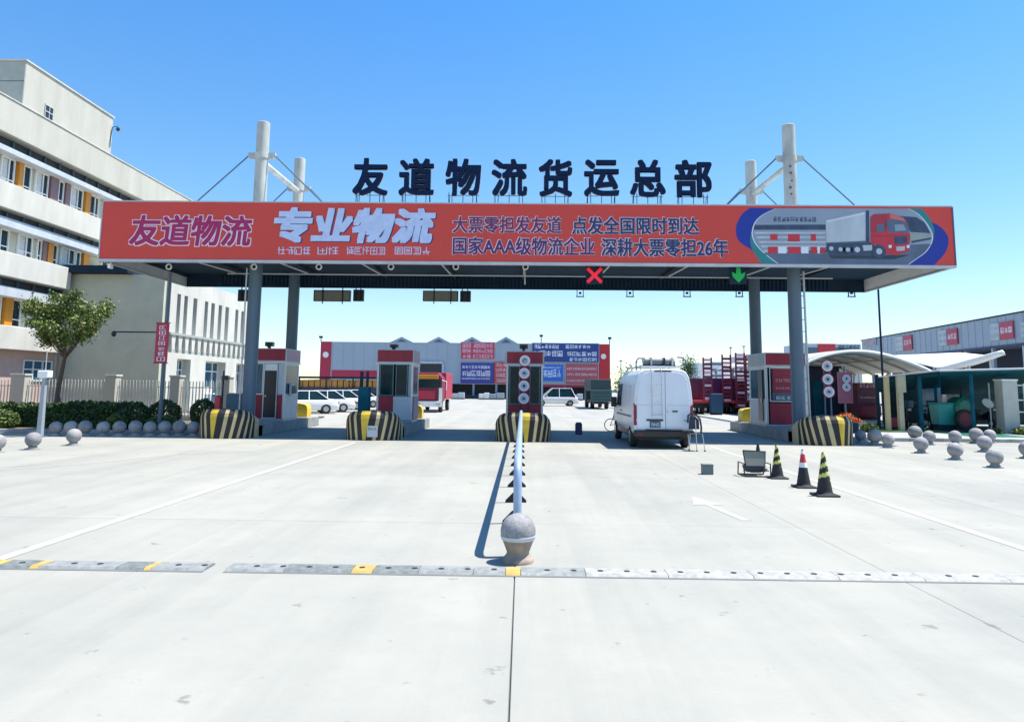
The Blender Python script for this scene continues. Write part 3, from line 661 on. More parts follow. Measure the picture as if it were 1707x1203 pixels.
# ------------------------------------------------------------ booths
def booth(idx, x0, x1, y0, y1, z1, label, kind):
    z0 = .415; t = thing('ticket_booth', label, 'ticket booth', ((x0 + x1) / 2, (y0 + y1) / 2, z0), 'ticket booths on the islands')
    H_ = z1 - z0; hz = z1 - .52; wz = z0 + .98
    bx('base_skirt', x0, x1, y0, y1, z0, z0 + .08, M_grey, t)
    # corner posts, mid panels
    for x in (x0, x1 - .08):
        for y in (y0, y1 - .08): bx('corner_post', x, x + .08, y, y + .08, z0 + .083, hz - .003, M_booth_frame, t, bevel=.01)
    bx('roof_box', x0 - .03, x1 + .03, y0 - .03, y1 + .03, hz, z1, M_lgrey, t, bevel=.012)
    bx('header_panel', x0 + .02, x1 - .02, y0 - .045, y0 - .032, hz + .05, z1 - .03, M_red2, t)
    bx('side_header', x1 + .032, x1 + .045, y0 + .05, y1 - .05, hz + .06, z1 - .05, mat('faded_pink', (.42, .26, .34), .5), t)
    bx('side_header', x0 - .045, x0 - .032, y0 + .05, y1 - .05, hz + .06, z1 - .05, M_grey, t)
    bx('drip_edge', x0 - .05, x1 + .05, y0 - .05, y1 + .05, hz - .045, hz - .003, M_white, t)
    # side walls
    for xx, s in ((x0, 1), (x1, -1)):
        a, c_ = (xx + .012, xx + .05) if s > 0 else (xx - .05, xx - .012)
        bx('side_wall', a, c_, y0 + .082, y1 - .082, z0 + .083, wz, M_lgrey, t)
        wi = bx('side_window', a + .005, c_ - .005, y0 + .14, y1 - .14, wz + .05, hz - .12, M_glassb, t)
        b = B(); ya, yb = y0 + .083, y1 - .083
        b.box(a, c_, ya, yb, wz + .003, wz + .05); b.box(a, c_, ya, yb, hz - .12, hz - .05)
        b.box(a, c_, ya, ya + .06, wz + .053, hz - .123); b.box(a, c_, yb - .06, yb, wz + .053, hz - .123)
        b.build('frame', M_booth_frame, wi)
    bx('rear_wall', x0 + .082, x1 - .082, y1 - .06, y1 - .02, z0 + .083, wz, M_lgrey, t); bx('rear_window', x0 + .082, x1 - .082, y1 - .05, y1 - .03, wz + .003, hz - .003, M_glass, t)
    W = x1 - x0; fy = y0 + .02
    def pan(name, f0, f1, za, zb, m, pr=t, dy=0, fr=None):
        o = bx(name, x0 + .083 + f0 * (W - .166), x0 + .083 + f1 * (W - .166), fy - dy, fy + .03, za, zb, m, pr)
        return o
    def frame(par, f0, f1, za, zb, m=M_booth_frame, th=.035):
        a, c_ = x0 + .083 + f0 * (W - .166), x0 + .083 + f1 * (W - .166); b = B()
        b.box(a, c_, fy - .03, fy - .003, za, za + th); b.box(a, c_, fy - .03, fy - .003, zb - th, zb)
        b.box(a, a + th, fy - .03, fy - .003, za + th, zb - th); b.box(c_ - th, c_, fy - .03, fy - .003, za + th, zb - th); b.build('frame', m, par)
    zt_ = hz - .05
    if kind == 1:      # open black door, glass to the left
        w1 = pan('front_window', .0, .38, wz + .02, zt_, M_glassb); frame(w1, 0, .38, wz + .02, zt_)
        pan('lower_panel', .0, .38, z0 + .09, wz, M_red2)
        d_ = pan('door', .42, .80, z0 + .1, zt_ - .3, M_blackp, dy=.02); frame(d_, .39, .83, z0 + .09, zt_)
        pan('transom', .42, .80, zt_ - .29, zt_ - .04, M_white)
        hx = x0 + .083 + .48 * (W - .166); B().disc((hx, fy - .02, z0 + .95), .03, -.05, 10).build('handle', M_chrome, d_)
        w2 = pan('corner_window', .84, 1, wz + .02, zt_, M_lgrey)
        pan('lower_panel', .84, 1, z0 + .09, wz, M_red2)
        sp = bx('side_counter', x1 + .003, x1 + .10, y0 + .5, y0 + .95, wz + .0, wz + .45, M_lgrey, t, bevel=.02); bx('screen', x1 + .103, x1 + .11, y0 + .55, y0 + .9, wz + .06, wz + .38, M_glass, sp)
    elif kind == 2:
        for f0, f1 in ((.02, .46), (.52, .90)):
            w1 = pan('front_window', f0, f1, wz + .02, zt_, M_glass); frame(w1, f0, f1, wz + .02, zt_, mat('green_frame', (.10, .19, .2), .4))
        pan('lower_panel', .0, .45, z0 + .4, wz, M_red2); pan('lower_panel', .0, .45, z0 + .09, z0 + .395, M_lgrey); pan('door_panel', .46, 1, z0 + .09, wz, M_lgrey)
        pan('window_pier', .92, 1, wz + .02, zt_, M_grey)
        bx('side_counter', x1 + .003, x1 + .03, y0 + .1, y1 - .1, z0 + .1, wz - .0, mat('side_navy', (.05, .07, .2), .5), t)
    elif kind == 3:
        for f0, f1 in ((.03, .35), (.65, .97)):
            w1 = pan('front_window', f0, f1, wz - .25, zt_, M_glass); frame(w1, f0, f1, wz - .25, zt_, mat('green_frame', (.10, .19, .2), .4))
        pan('centre_panel', .36, .64, z0 + .09, zt_, M_dred); pan('lower_panel', 0, .355, z0 + .09, wz - .26, M_red2); pan('lower_panel', .645, 1, z0 + .09, wz - .26, M_red2)
    else:
        w1 = pan('front_window', .12, 1, wz - .05, zt_, M_glassb); frame(w1, .05, 1, wz - .05, zt_)
        s_ = pan('red_notice', .14, .97, wz + .3, zt_ - .05, M_red2, dy=.04)
        a, c_ = x0 + .083 + .2 * (W - .166), x0 + .083 + .93 * (W - .166)
        b = B(); glyphs(b, a, c_, zt_ - .55, zt_ - .43, fy - .041, 7, 5); glyphs(b, a, c_, zt_ - .82, zt_ - .74, fy - .041, 9, 6); b.build('lettering', M_glyphp, s_)
        b = B(); glyphs(b, a, c_, wz + .04, wz + .17, fy - .035, 5, 8, t=.3); b.build('papers', M_lgrey, t)
        pan('lower_panel', .05, 1, z0 + .09, wz - .1, M_red2)
        dd = bx('side_door', x0 - .02, x0 + .008, y0 + .35, y0 + .85, z0 + .2, hz - .15, M_blackp, t); B().tube([(x0 - .05, y0 + .42, z0 + .9), (x0 - .05, y0 + .42, z0 + 1.05)], .02).build('handle', M_chrome, dd)
    return t
booth(0, -10.58, -9.18, 27.9, 29.6, 3.20, 'grey and red ticket booth with an open black door on the far left island', 1)
booth(1, -5.62, -4.22, 27.9, 29.4, 3.20, 'grey and red ticket booth with two narrow dark windows on the left island', 2)
booth(2, -.62, .80, 27.9, 29.6, 3.18, 'dark red ticket booth behind the round signs on the centre island', 3)
booth(3, 9.32, 10.85, 27.9, 29.9, 3.22, 'grey ticket booth with a red notice in its window on the right island', 4)
for k, (px0, px1, y0) in enumerate(((442, 456, 570), (650, 664, 574), (866, 880, 574))):
    a = U(px0, 592, Y=28.3); c_ = U(px1, y0, Y=28.3)
    t = thing('signal_box', ['black signal box on the roof of the far left booth', 'black signal box on the roof of the booth with two narrow windows', 'black signal box on the roof of the centre booth'][k], 'signal box', (a.x, 28.3, 3.2))
    bx('box_body', a.x, c_.x, 28.2, 28.45, 3.3, c_.z, M_blackp, t, bevel=.015); bx('foot', a.x + .1, c_.x - .1, 28.25, 28.35, 3.205, 3.297, M_steel, t)
    B().disc(((a.x + c_.x) / 2, 28.198, c_.z - .13), .08, -.03, 14).build('visor', M_black, t)

# round regulatory signs
def round_sign(parent, x, y, z, r, seed):
    o = B().disc((x, y, z), r, .015, 28).build('sign_disc', M_signred, parent, smooth=True)
    B().disc((x, y - .004, z), r * .86, .003, 28).build('white_ring', M_glyph, o)
    B().disc((x, y - .007, z), r * .80 if seed % 9 == 0 else r * .6, .002, 24).build('sign_face', M_lgrey, o)
    b = B(); k = r * .3
    if seed == 1: b.tube([(x - k, y - .012, z - k), (x - k, y - .012, z + k * .4), (x - k * .3, y - .012, z + k), (x + k * .7, y - .012, z + k * .6), (x + k * .7, y - .012, z - .1 * k)], .018, 6); b.box(x - k * .5, x + k * .5, y - .012, y - .008, z - k, z - k * .7)
    elif seed == 2: b.box(x - k * .8, x + k * .4, y - .011, y - .008, z - k * .5, z + k * .7); b.box(x + k * .45, x + k, y - .011, y - .008, z - k * .5, z + k * .2)
    elif seed == 3: b.box(x - k * .6, x + k * .6, y - .011, y - .008, z - k * .8, z + k * .8); b.box(x - k, x + k, y - .014, y - .0112, z - k * .2, z + k * .2)
    else: b.poly([(x - k, y - .008, z - k * .6), (x + k, y - .008, z - k * .6), (x + k * .3, y - .008, z + k * .7), (x - k * .2, y - .008, z + k * .9)], (0, -.003, 0))
    b.build('symbol', M_navy, o)
sp = thing('sign_post', 'post with four round red rimmed signs in a column before the centre booth', 'traffic sign', (0, 26.9, .41))
x_ = U(874, 640, Y=26.9).x
bx('post', x_ - .09, x_ + .09, 26.92, 27.0, .415, 3.0, M_dred, sp)
for k, (px, py) in enumerate(((875, 601), (874, 622), (873.5, 643), (873, 664))):
    p = U(px, py, Y=26.88); round_sign(sp, p.x, 26.88, p.z, .225, k + 1)
sp = thing('sign_post', 'twin posts with three round red rimmed signs right of the right column', 'traffic sign', (U(1380, 650, Y=28.5).x, 28.5, 0))
for px in (1374, 1384):
    x = U(px, 660, Y=28.6).x; B().tube([(x, 28.56, 0), (x, 28.56, 2.6)], .035).build('post', M_steel, sp, smooth=True)
for k, (px, py) in enumerate(((1379, 610), (1380, 632), (1382, 653))):
    p = U(px, py, Y=28.5); round_sign(sp, p.x, 28.5, p.z, .235, [4, 3, 2][k])
sp = thing('sign_post', 'dull red post with two small round signs before the curved beige canopy', 'traffic sign', (U(1410, 650, Y=36).x, 36, 0))
x = U(1410, 660, Y=36).x
bx('sign_board', x - .36, x + .36, 36.01, 36.05, U(0, 657, Y=36).z + .0, U(1410, 620, Y=36).z, mat('dull_pink', (.3, .1, .16), .6), sp); B().tube([(x, 36.08, 0), (x, 36.08, 3)], .05).build('post', M_steel, sp)
for k, (px, py) in enumerate(((1411, 631), (1411, 645))):
    p = U(px, py, Y=36); round_sign(sp, p.x, 35.99, p.z, .24, [9, 18][k])

# small bollard post in the wide lane
t = thing('lane_post', 'short dark purple post standing in the middle of the wide lane shadow', 'bollard', (U(965, 722, Z=0).x, 28.6, 0))
p = U(965, 724, Z=0); t.location = (p.x, p.y, 0); WO[t.name] = Vector((p.x, p.y, 0))
bx('post_body', p.x - .13, p.x + .13, p.y, p.y + .22, 0, .42, mat('dull_purple', (.07, .04, .13), .6), t, bevel=.02); bx('cap', p.x - .1, p.x + .1, p.y + .03, p.y + .19, .423, .46, M_black, t)

# ------------------------------------------------------------ stone ball bollards
sb0 = thing('stone_ball', 'x', 'stone ball', (0, 0, 0), 'round stone bollards')
B().lathe((0, 0, .27), [(.2 * math.sin(R_(a)) + 1e-4, -.2 * math.cos(R_(a))) for a in range(0, 181, 12)], 24).build('ball', M_granite, sb0, smooth=True)
B().lathe((0, 0, 0), [(.19, 0), (.19, .03), (.12, .045), (.10, .09)], 20).build('pedestal', M_kerb, sb0, smooth=True)
balls = []
rowx = (92, 117, 141, 171, 198, 225, 249, 274, 298, 322)
ordn = ['first', 'second', 'third', 'fourth', 'fifth', 'sixth', 'seventh', 'eighth', 'ninth', 'tenth']
for i, px in enumerate(rowx): balls.append((px, 726.5, 21 + (i % 3) * .7, f'grey stone ball, {ordn[i]} from the left in the shaded row along the left kerb'))
balls += [(54, 749, 25, 'sunlit stone ball standing alone in front of the grey lamp post'), (122, 742, 24, 'sunlit stone ball in front of the left end of the shaded row'), (-6, 754, 26, 'stone ball cut by the left edge of the photo'),
    (1458.7, 742, 23, 'stone ball in the right group, one of a touching pair nearest the striped cushion'), (1481, 746, 20, 'small stone ball just right of the touching pair on the right side'),
    (1526, 735, 22, 'stone ball at the back before the cream posts of the green shelter'), (1549.7, 741, 20, 'stone ball behind and right of the one in front of the shelter'),
    (1536, 755, 23, 'sunlit stone ball standing forward, leftmost of the front right line'), (1593, 741, 20, 'stone ball directly behind the middle front ball by the turquoise bin'),
    (1593.3, 766, 24, 'sunlit stone ball in the middle of the front right line'), (1628, 739, 22, 'stone ball at the back left of the white fence pillar'),
    (1650.7, 738, 19, 'smaller stone ball at the back closest to the white fence pillar'), (1642, 753, 23, 'stone ball on the right in front of the back pair by the pillar'),
    (1659, 779, 26, 'largest sunlit stone ball, the nearest one on the right side'), (1435, 738, 18, 'small stone ball half hidden beside the right striped cushion'), (1713, 764, 24, 'stone ball cut by the right edge of the photo')]
for i, (px, py, d_, lb) in enumerate(balls):
    p = U(px, py, Z=0); dd = (Vector((p.x, p.y, 0)) - Vector((0, 0, EYE))).length; s_ = d_ * p.y / F / .4 * .97
    if i == 0: o = sb0; o.location = (p.x, p.y, 0); o.scale = (s_,) * 3; o['label'] = lb
    else: o = dup(sb0, None, (p.x, p.y, 0), lb, rz=rnd.uniform(0, 6), sc_=s_)
# kerbs and planting beds
kl = thing('kerb', 'low grey concrete kerb edging the planting on the left', 'kerb', (-14, 25.6, 0))
for k in range(8): bx('kerb_stone', -20.5 + k * 1.2, -19.31 + k * 1.2, 25.75, 25.95, 0, .13, M_kerb, kl, bevel=.015)
struct(bx('planting_bed', -34, -11.0, 25.96, 40.4, -.02, .09, M_soil))
kr = thing('kerb', 'low grey concrete kerb edging the paved corner on the right', 'kerb', (18, 27.5, 0))
for k in range(10): bx('kerb_stone', 11.6 + k * 1.2, 12.79 + k * 1.2, 26.6, 26.8, 0, .13, M_kerb, kr, bevel=.015)
struct(bx('paved_corner', 11.6, 40, 26.81, 64, -.02, .08, M_kerb))
struct(bx('lawn', 14.6, 18.2, 31.0, 33.5, .07, .12, M_grass)); struct(bx('lawn', 20.6, 30, 30.0, 34, .07, .13, M_grass))

# ------------------------------------------------------------ foliage
def leafmesh(name, pts, size, m, parent, r, flatten=.0):
    vs_ = []; fs = []; mi = []
    for p, k in pts:
        a = Vector((r.gauss(0, 1), r.gauss(0, 1), r.gauss(0, 1))).normalized(); c_ = a.orthogonal().normalized(); s = size * r.uniform(.6, 1.3)
        ro = Matrix.Rotation(r.uniform(0, 6.28), 3, a); c_ = ro @ c_; d_ = a.cross(c_)
        o = len(vs_); p = Vector(p)
        vs_ += [p - c_ * s, p + d_ * s * .5, p + c_ * s, p - d_ * s * .5]; fs.append((o, o + 1, o + 2, o + 3)); mi.append(k)
    b = B(); b.add(vs_, fs, mi); o_ = WO.get(parent.name, Vector())
    me = bpy.data.meshes.new(name); me.from_pydata([tuple(Vector(v) - o_) for v in b.v], [], b.f)
    for q in m: me.materials.append(q)
    me.polygons.foreach_set('material_index', b.m); o = bpy.data.objects.new(name, me); C.objects.link(o); o.parent = parent; return o
LM = [M_leafd, M_leaf, M_leafl, M_leafo]
def bush(label, cx, cy, rx, ry, z1, n, mix, size=.055, cat='bush', name='bush', box=False, z0=.08):
    t = thing(name, label, cat, (cx, cy, z0)); r = random.Random(hash(round(cx * 10)) & 999)
    pts = []; lobes = [(r.uniform(-.5, .5), r.uniform(-.5, .5), r.uniform(-.1, .15), r.uniform(.6, .9)) for _ in range(7)]
    ph = [r.uniform(0, 6) for _ in range(6)]
    while len(pts) < n:
        if box:
            x = r.uniform(-1, 1); y = r.uniform(-1, 1); q = .06 * math.sin(x * 9 + ph[0]) + .05 * math.sin(x * 23 + ph[1]) + .04 * math.sin(y * 11)
            zz = r.random() ** .5; 
            if r.random() < .5: zz = 1 - abs(r.gauss(0, .06))
            elif r.random() < .7: y = -1 + abs(r.gauss(0, .12))
            hgt = 1 + q; e = 1 - max(0, abs(x) - .93) * 3
            p = (cx + x * rx, cy + y * ry, z0 + zz * (z1 - z0) * hgt * e)
        else:
            v = Vector((r.gauss(0, 1), r.gauss(0, 1), r.gauss(0, 1))).normalized()
            k = 1 - abs(r.gauss(0, .12)) + .07 * math.sin(v.x * 6 + ph[0]) * math.sin(v.z * 7 + ph[1]) + .05 * math.sin(v.y * 11 + ph[2])
            p = (cx + v.x * rx * k, cy + v.y * ry * k, z0 + (z1 - z0) * (.48 + .52 * v.z * k))
            if p[2] < z0: continue
        h_ = (p[2] - z0) / (z1 - z0); pts.append((p, r.choices(range(4), mix)[0]))
    leafmesh('foliage', pts, size, LM, t, r)
    for k in range(4): 
        a = r.uniform(0, 6); B().tube([(cx + .08 * math.cos(a), cy + .08 * math.sin(a), z0), (cx + .4 * rx * math.cos(a), cy + .4 * ry * math.sin(a), z0 + .6 * (z1 - z0))], [.03, .01], 5).build('stem', M_bark, t)
    if box:
        o = bx('inner_box', cx - rx * .94, cx + rx * .94, cy - ry * .8, cy + ry * .8, z0, z0 + (z1 - z0) * .85, M_leafd, t)  # solid box in the dark leaf colour fills the hedge inside
    return t
zh = U(100, 676, Y=27.6).z
xa_, xb_ = U(-40, 690, Y=27.8).x, U(92, 690, Y=27.8).x
bush('dark clipped hedge along the left fence, left of the young tree', (xa_ + xb_) / 2, 28.3, (xb_ - xa_) / 2, .8, U(50, 675, Y=28).z, 7000, (4, 3, .4, 0), cat='hedge', name='hedge', box=True)
xa_, xb_ = U(94, 690, Y=27.8).x, U(200, 690, Y=27.8).x
bush('dark clipped hedge between the young tree and the round bushes', (xa_ + xb_) / 2, 28.2, (xb_ - xa_) / 2, .75, U(150, 673, Y=28).z, 7000, (4, 3, .4, 0), cat='hedge', name='hedge', box=True)
def B2(px0, px1, py0, Y, label, mix, n=2600):
    a = U(px0, 690, Y=Y); c_ = U(px1, py0, Y=Y); bush(label, (a.x + c_.x) / 2, Y, (c_.x - a.x) / 2, (c_.x - a.x) / 2, U((px0 + px1) / 2, py0, Y=Y).z, n, mix)
B2(206, 248, 670, 27.6, 'round dark clipped bush left of the banner pole', (5, 2, .5, 0))
B2(248, 302, 666, 28.6, 'round green clipped bush at the foot of the banner pole', (3, 4, 1, 0))
B2(318, 360, 664, 30.5, 'light green round bush left of the striped cushion', (2, 5, 2, 0))
B2(-30, 29, 682, 25.2 + 1.6, 'bright green bush at the left edge behind the stone balls', (1, 4, 4, 0), 3000)
B2(180, 212, 690, 27.0, 'low light green shrub between hedge and round dark bush', (1, 4, 5, 0), 1200)
B2(248, 296, 692, 27.2, 'low yellowish ground shrub under the banner pole', (1, 4, 5, .5), 1500)

# young tree with stakes
tx = U(92, 690, Y=30.5)
tr = thing('young_tree', 'young leafy tree with staked trunk in front of the left buildings', 'tree', (tx.x, 30.5, .08))
T0 = Vector((tx.x, 30.5, .08)); fork = U(108, 595, Y=30.5)
tk = B().tube([T0, U(97, 650, Y=30.5), U(104, 615, Y=30.5), fork], [.13, .1, .085, .075], 10).build('trunk', M_bark, tr, smooth=True)
r = random.Random(11); cen = U(112, 537, Y=30.5); tips = []
limb_to = [(80, 562), (68, 528), (95, 508), (128, 503), (145, 530), (152, 552), (118, 540), (92, 538), (132, 562), (78, 512), (148, 512), (180, 535), (112, 520)]
b = B()
for i, (px, py) in enumerate(limb_to):
    e = U(px, py, Y=30.5); e.y += r.uniform(-1.1, 1.1); m_ = fork.lerp(e, .5) + Vector((0, 0, -.12 + r.uniform(-.05, .1)))
    b.tube([fork + Vector((0, 0, -.05)), m_, e], [.05, .03, .01], 6); tips.append((m_.lerp(e, .6), .33)); tips.append((e, .38))
    for _ in range(2):
        f_ = e + Vector((r.uniform(-.5, .5), r.uniform(-.6, .6), r.uniform(-.3, .5))); b.tube([m_.lerp(e, .5), f_], [.015, .005], 5); tips.append((f_, .28))
b.build('limbs', M_bark, tr)
pts = []
for c_, rr in tips:
    for _ in range(230):
        v = Vector((r.gauss(0, .5), r.gauss(0, .5), r.gauss(0, .42))) * rr
        p = c_ + v
        if r.random() < .93: pts.append((p, r.choices(range(4), (1.2, 4, 6, .3))[0] if True or r.random() < .93 else 3))
leafmesh('crown', pts, .07, LM, tr, r)
b = B(); b.tube([T0 + Vector((-.5, -.1, 0)), T0 + Vector((.05, 0, 1.0))], .03, 6); b.tube([T0 + Vector((.85, -.2, 0)), T0 + Vector((.1, 0, 1.15))], .03, 6); b.tube([T0 + Vector((.3, .6, 0)), T0 + Vector((.08, 0, 1.1))], .03, 6)
b.build('support_stakes', M_bark, tr)

# ------------------------------------------------------------ left fence
Yfe = 34
fl = thing('boundary_fence', 'beige picket fence with square cream posts in front of the left buildings', 'fence', (-22, Yfe, 0))
posts = []
for px0, px1 in ((-120, -97), (23, 46), (180, 197), (287, 303), (372, 386)):
    a = U(px0, 640, Y=Yfe).x; c_ = U(px1, 640, Y=Yfe).x; posts.append((a, c_)); zz = U(px0, 629, Y=Yfe).z
    po = bx('fence_post', a, c_, Yfe - .24, Yfe + .24, .08, 2.1, M_cream, fl, bevel=.01); bx('post_cap', a - .04, c_ + .04, Yfe - .28, Yfe + .28, 2.103, 2.19, M_band, po, bevel=.01)
M_pick = mat('picket_beige', (.50, .49, .44), .6)
for (a0, a1), (c0_, c1) in zip(posts, posts[1:]):
    b = B(); x = a1 + .06
    while x < c0_ - .04:
        b.poly([(x, Yfe - .015, .25), (x + .045, Yfe - .015, .25), (x + .045, Yfe - .015, 1.88), (x + .022, Yfe - .015, 1.95), (x, Yfe - .015, 1.88)], (0, .03, 0)); x += .155
    b.build('picket_row', M_pick, fl)['kind'] = 'stuff'
    bx('plinth_wall', a1 + .003, c0_ - .003, Yfe - .1, Yfe + .1, .08, .3, M_cream, fl)
    for z_ in (.5, 1.6): bx('fence_rail', a1 + .003, c0_ - .003, Yfe + .018, Yfe + .05, z_, z_ + .045, M_pick, fl)

# ------------------------------------------------------------ left building
XF = -26.0; YE = 58.0
mb = thing('office_building', 'four storey cream office block with orange window panels and a roof box', 'building', (-34, 40, 0))
bx('wall', -48, XF - .95, 18, YE, 0, 15.6, M_sage, mb)
for z0, z1, ye in ((14.2, 16.0, YE), (10.46, 11.79, YE), (7.07, 8.31, 40.6), (3.43, 4.62, 40.35)):
    b = B()
    if ye > 50: b.box(XF - 1.2, XF, 16, ye, z0, z1)
    else: b.poly([(XF - 1.2, 16, z0), (XF, 16, z0), (XF, 16, z1), (XF - 1.2, 16, z1)], (0, ye - 16, 0))
    b.build('facade_band', M_band if z0 < 14 else M_cream, mb, bevel=.03)
bx('roof_cap', XF - 1.3, XF + .04, 16, YE + .02, 16.003, 16.06, M_band, mb)
for z0, z1, z2, ye in ((13.66, 13.38, 14.2, YE), (10.08, 9.63, 10.46, YE), (6.62, 6.12, 7.07, 40.8)):
    bx('ledge', XF - .9, XF - .22, 16, ye, z1, z0, M_greyw if False else M_lgrey, mb, bevel=.01)
    bx('dark_clerestory', XF - .94, XF - .6, 16, ye, z0 + .003, z2 - .003, M_slit, mb)
    y = 17
    while y < ye - .3:
        bx('mullion', XF - .6, XF - .5, y, y + .07, z0 + .003, z2 - .003, M_steel, mb); y += 1.25
def fy(px, py): return U(px, py, X=XF - .75).y
def fwin(px0, px1, py, z0, z1, kind):
    y0, y1 = fy(px0, py), fy(px1, py); X0 = XF - .9
    if kind == 'O' or kind == 'M':
        return bx('colour_panel', XF - .94, XF - .74, y0, y1, z0 + .003, z1 - .003, M_orange if kind == 'O' else M_mauve, mb)
    if kind == 'A': return bx('white_unit', XF - .94, XF - .5, y0, y1, z0 + .1, z0 + .75, M_white, mb, bevel=.03)
    wn = bx('window', X0 - .03, X0 + .0, y0 + .05, y1 - .05, z0 + .05, z1 - .02, M_glass, mb)
    b = B(); t_ = .06; a, c_ = X0 - .04, X0 + .07
    b.box(a, c_, y0, y1, z0 + .003, z0 + .05 + t_); b.box(a, c_, y0, y1, z1 - t_, z1 - .004)
    b.box(a, c_, y0, y0 + t_, z0 + .11, z1 - t_ - .003); b.box(a, c_, y1 - t_, y1, z0 + .11, z1 - t_ - .003)
    if y1 - y0 > .9: ym = y0 + (y1 - y0) * .55; b.box(a, c_, ym, ym + .06, z0 + .11, z1 - t_ - .003)
    b.box(a, c_ - .01, y0 + t_ + .003, y1 - t_ - .003, z0 + .42, z0 + .47)
    b.build('frame', M_white, wn)
    if kind == 'C': bx('curtain', X0 + .004, X0 + .012, y0 + .09, y0 + (y1 - y0) * .5, z0 + .12, z1 - .08, M_curt, wn)
F3 = [(-16, -10, 262, 'O'), (5, 28, 280, 'C'), (32, 40, 287, 'O'), (42, 55, 295, 'W'), (62, 84, 304, 'C'), (85, 98, 314, 'M'), (100, 109, 322, 'W'), (110, 117, 325, 'M'), (120, 141, 331, 'C'), (143, 151, 340, 'O'), (152, 167, 345, 'W'), (175, 190, 350, 'W'), (192, 199, 355, 'O'), (204, 222, 360, 'C')]
F2 = [(-14, -7, 375, 'O'), (3, 18, 400, 'W'), (33, 57, 410, 'C'), (65, 72, 418, 'W'), (72, 78, 418, 'M'), (81, 90, 415, 'O'), (91, 99, 420, 'W'), (104, 127, 432, 'C'), (129, 137, 430, 'W'), (140, 150, 430, 'O'), (152, 165, 437, 'A'), (172, 190, 437, 'W')]
F1 = [(-25, -5, 505, 'W'), (-4, 5, 510, 'W'), (9, 22, 515, 'O'), (23, 38, 520, 'W'), (48, 68, 535, 'C'), (72, 80, 540, 'O'), (84, 104, 542, 'W')]
for L_, z0, z1 in ((F3, 11.79, 13.38), (F2, 8.31 + .0, 9.63), (F1, 4.62, 6.12)):
    for a, c_, py, k in L_: fwin(a, c_, py, z0, z1, k)
# ground floor
bx('ground_floor_wall', XF - .9, XF - .6, 18, 40.9, .0, 3.42, M_pink, mb)
wy0, wy1 = U(37, 615, X=XF - .6).y, U(84, 615, X=XF - .6).y
wn = bx('window', XF - .595, XF - .585, wy0, wy1, 1.9, 2.95, M_glassb, mb)
b = B(); a, c_ = XF - .58, XF - .52
for z_ in (1.85, 2.45, 2.92): b.box(a, c_, wy0, wy1, z_, z_ + .06)
for f in (0, .33, .66, 1): b.box(a - .003, c_ + .003, wy0 + f * (wy1 - wy0) - .03, wy0 + f * (wy1 - wy0) + .03, 1.85, 2.98)
b.build('frame', M_white, wn); bx('side_panel', XF - .58, XF - .5, wy1 + .2, 40.6, 1, 3.42, M_sage, mb)
# roof box
rb = bx('roof_box', -44, XF - .02, 35.46, 43.5, 15.5, 18.42, M_cream, mb, bevel=.02)
bx('roof_box_front', -44.02, XF - .03, 35.42, 35.455, 15.5, 18.36, M_greyw, mb)
bx('roof_cap', -44.1, XF + .04, 35.38, 43.56, 18.423, 18.5, M_band, mb)
y0, y1 = U(75, 188, X=XF).y, U(88, 188, X=XF).y; z0, z1 = U(80, 199, X=XF).z, U(80, 177, X=XF).z
wn = bx('window', XF - .015, XF - .003, y0, y1, z0, z1, M_slit, mb)
b = B(); [b.box(XF - .002, XF + .03, y0 - .04, y1 + .04, q, q + .05) for q in (z0 - .04, (z0 + z1) / 2, z1)]
[b.box(XF - .004, XF + .026, q, q + .04, z0 - .04, z1 + .05) for q in (y0 - .04, (y0 + y1) / 2, y1)]; b.build('frame', M_lgrey, wn)
t = thing('roof_camera', 'dark security camera on an arm at the corner of the roof box', 'camera', (XF, 43.4, 17.7))
p = U(186, 212, X=XF); B().tube([(XF, 43.3, p.z - .9), (XF + .05, 43.35, p.z), (XF + .35, 43.4, p.z + .08)], .025, 6).build('arm', M_dark, t)
B().lathe((XF + .38, 43.4, p.z - .2), [(.02, .22), (.1, .16), (.12, .05), (.05, -.05)], 12).build('dome', M_blackp, t)
bx('horizontal_joint', -44.03, XF - .03, 35.415, 35.419, 17.3, 17.33, M_dark, mb)  # dark joint line across the front wall of the roof box

# two storey wing
XW = -20.5; Y0, Y1 = 41.0, 53.4; ZW = 8.05
wg = thing('office_wing', 'two storey pale wing with tall slit windows behind the left fence', 'building', (-26, 46, 0))
bx('end_wall', -28.5, XW - .26, Y0, Y0 + .3, 0, ZW, M_sage, wg)
bx('wall', -28.5, XW - .9, Y0 + .303, Y1, 0, ZW - .1, M_sage, wg)
bx('roof_slab', -28.6, -22.6, Y0 - .7, Y0 + 1.5, ZW + .003, ZW + .42, M_dark, wg)
bx('parapet', XW - .9, XW, Y0 + .305, Y1, 7.1, ZW + .1, M_band, wg)
def wy(px, py=560): return U(px, py, X=XW - .1).y
gz = lambda px, py: U(px, py, X=XW).z
slits = [(291, 297), (303, 309), (318.5, 325), (338, 343.5), (349, 355), (361.5, 367), (373, 379), (390, 395), (400, 405.5)]
zu0, zu1 = gz(300, 556), gz(300, 491)
edges = [Y0 + .305]
for a, c_ in slits: edges += [wy(a, 525), wy(c_, 525)]
edges.append(Y1)
b = B()
for k in range(0, len(edges), 2): bx('wall_pier', XW - .9, XW, edges[k], edges[k + 1], zu0, 7.097, M_band, wg)
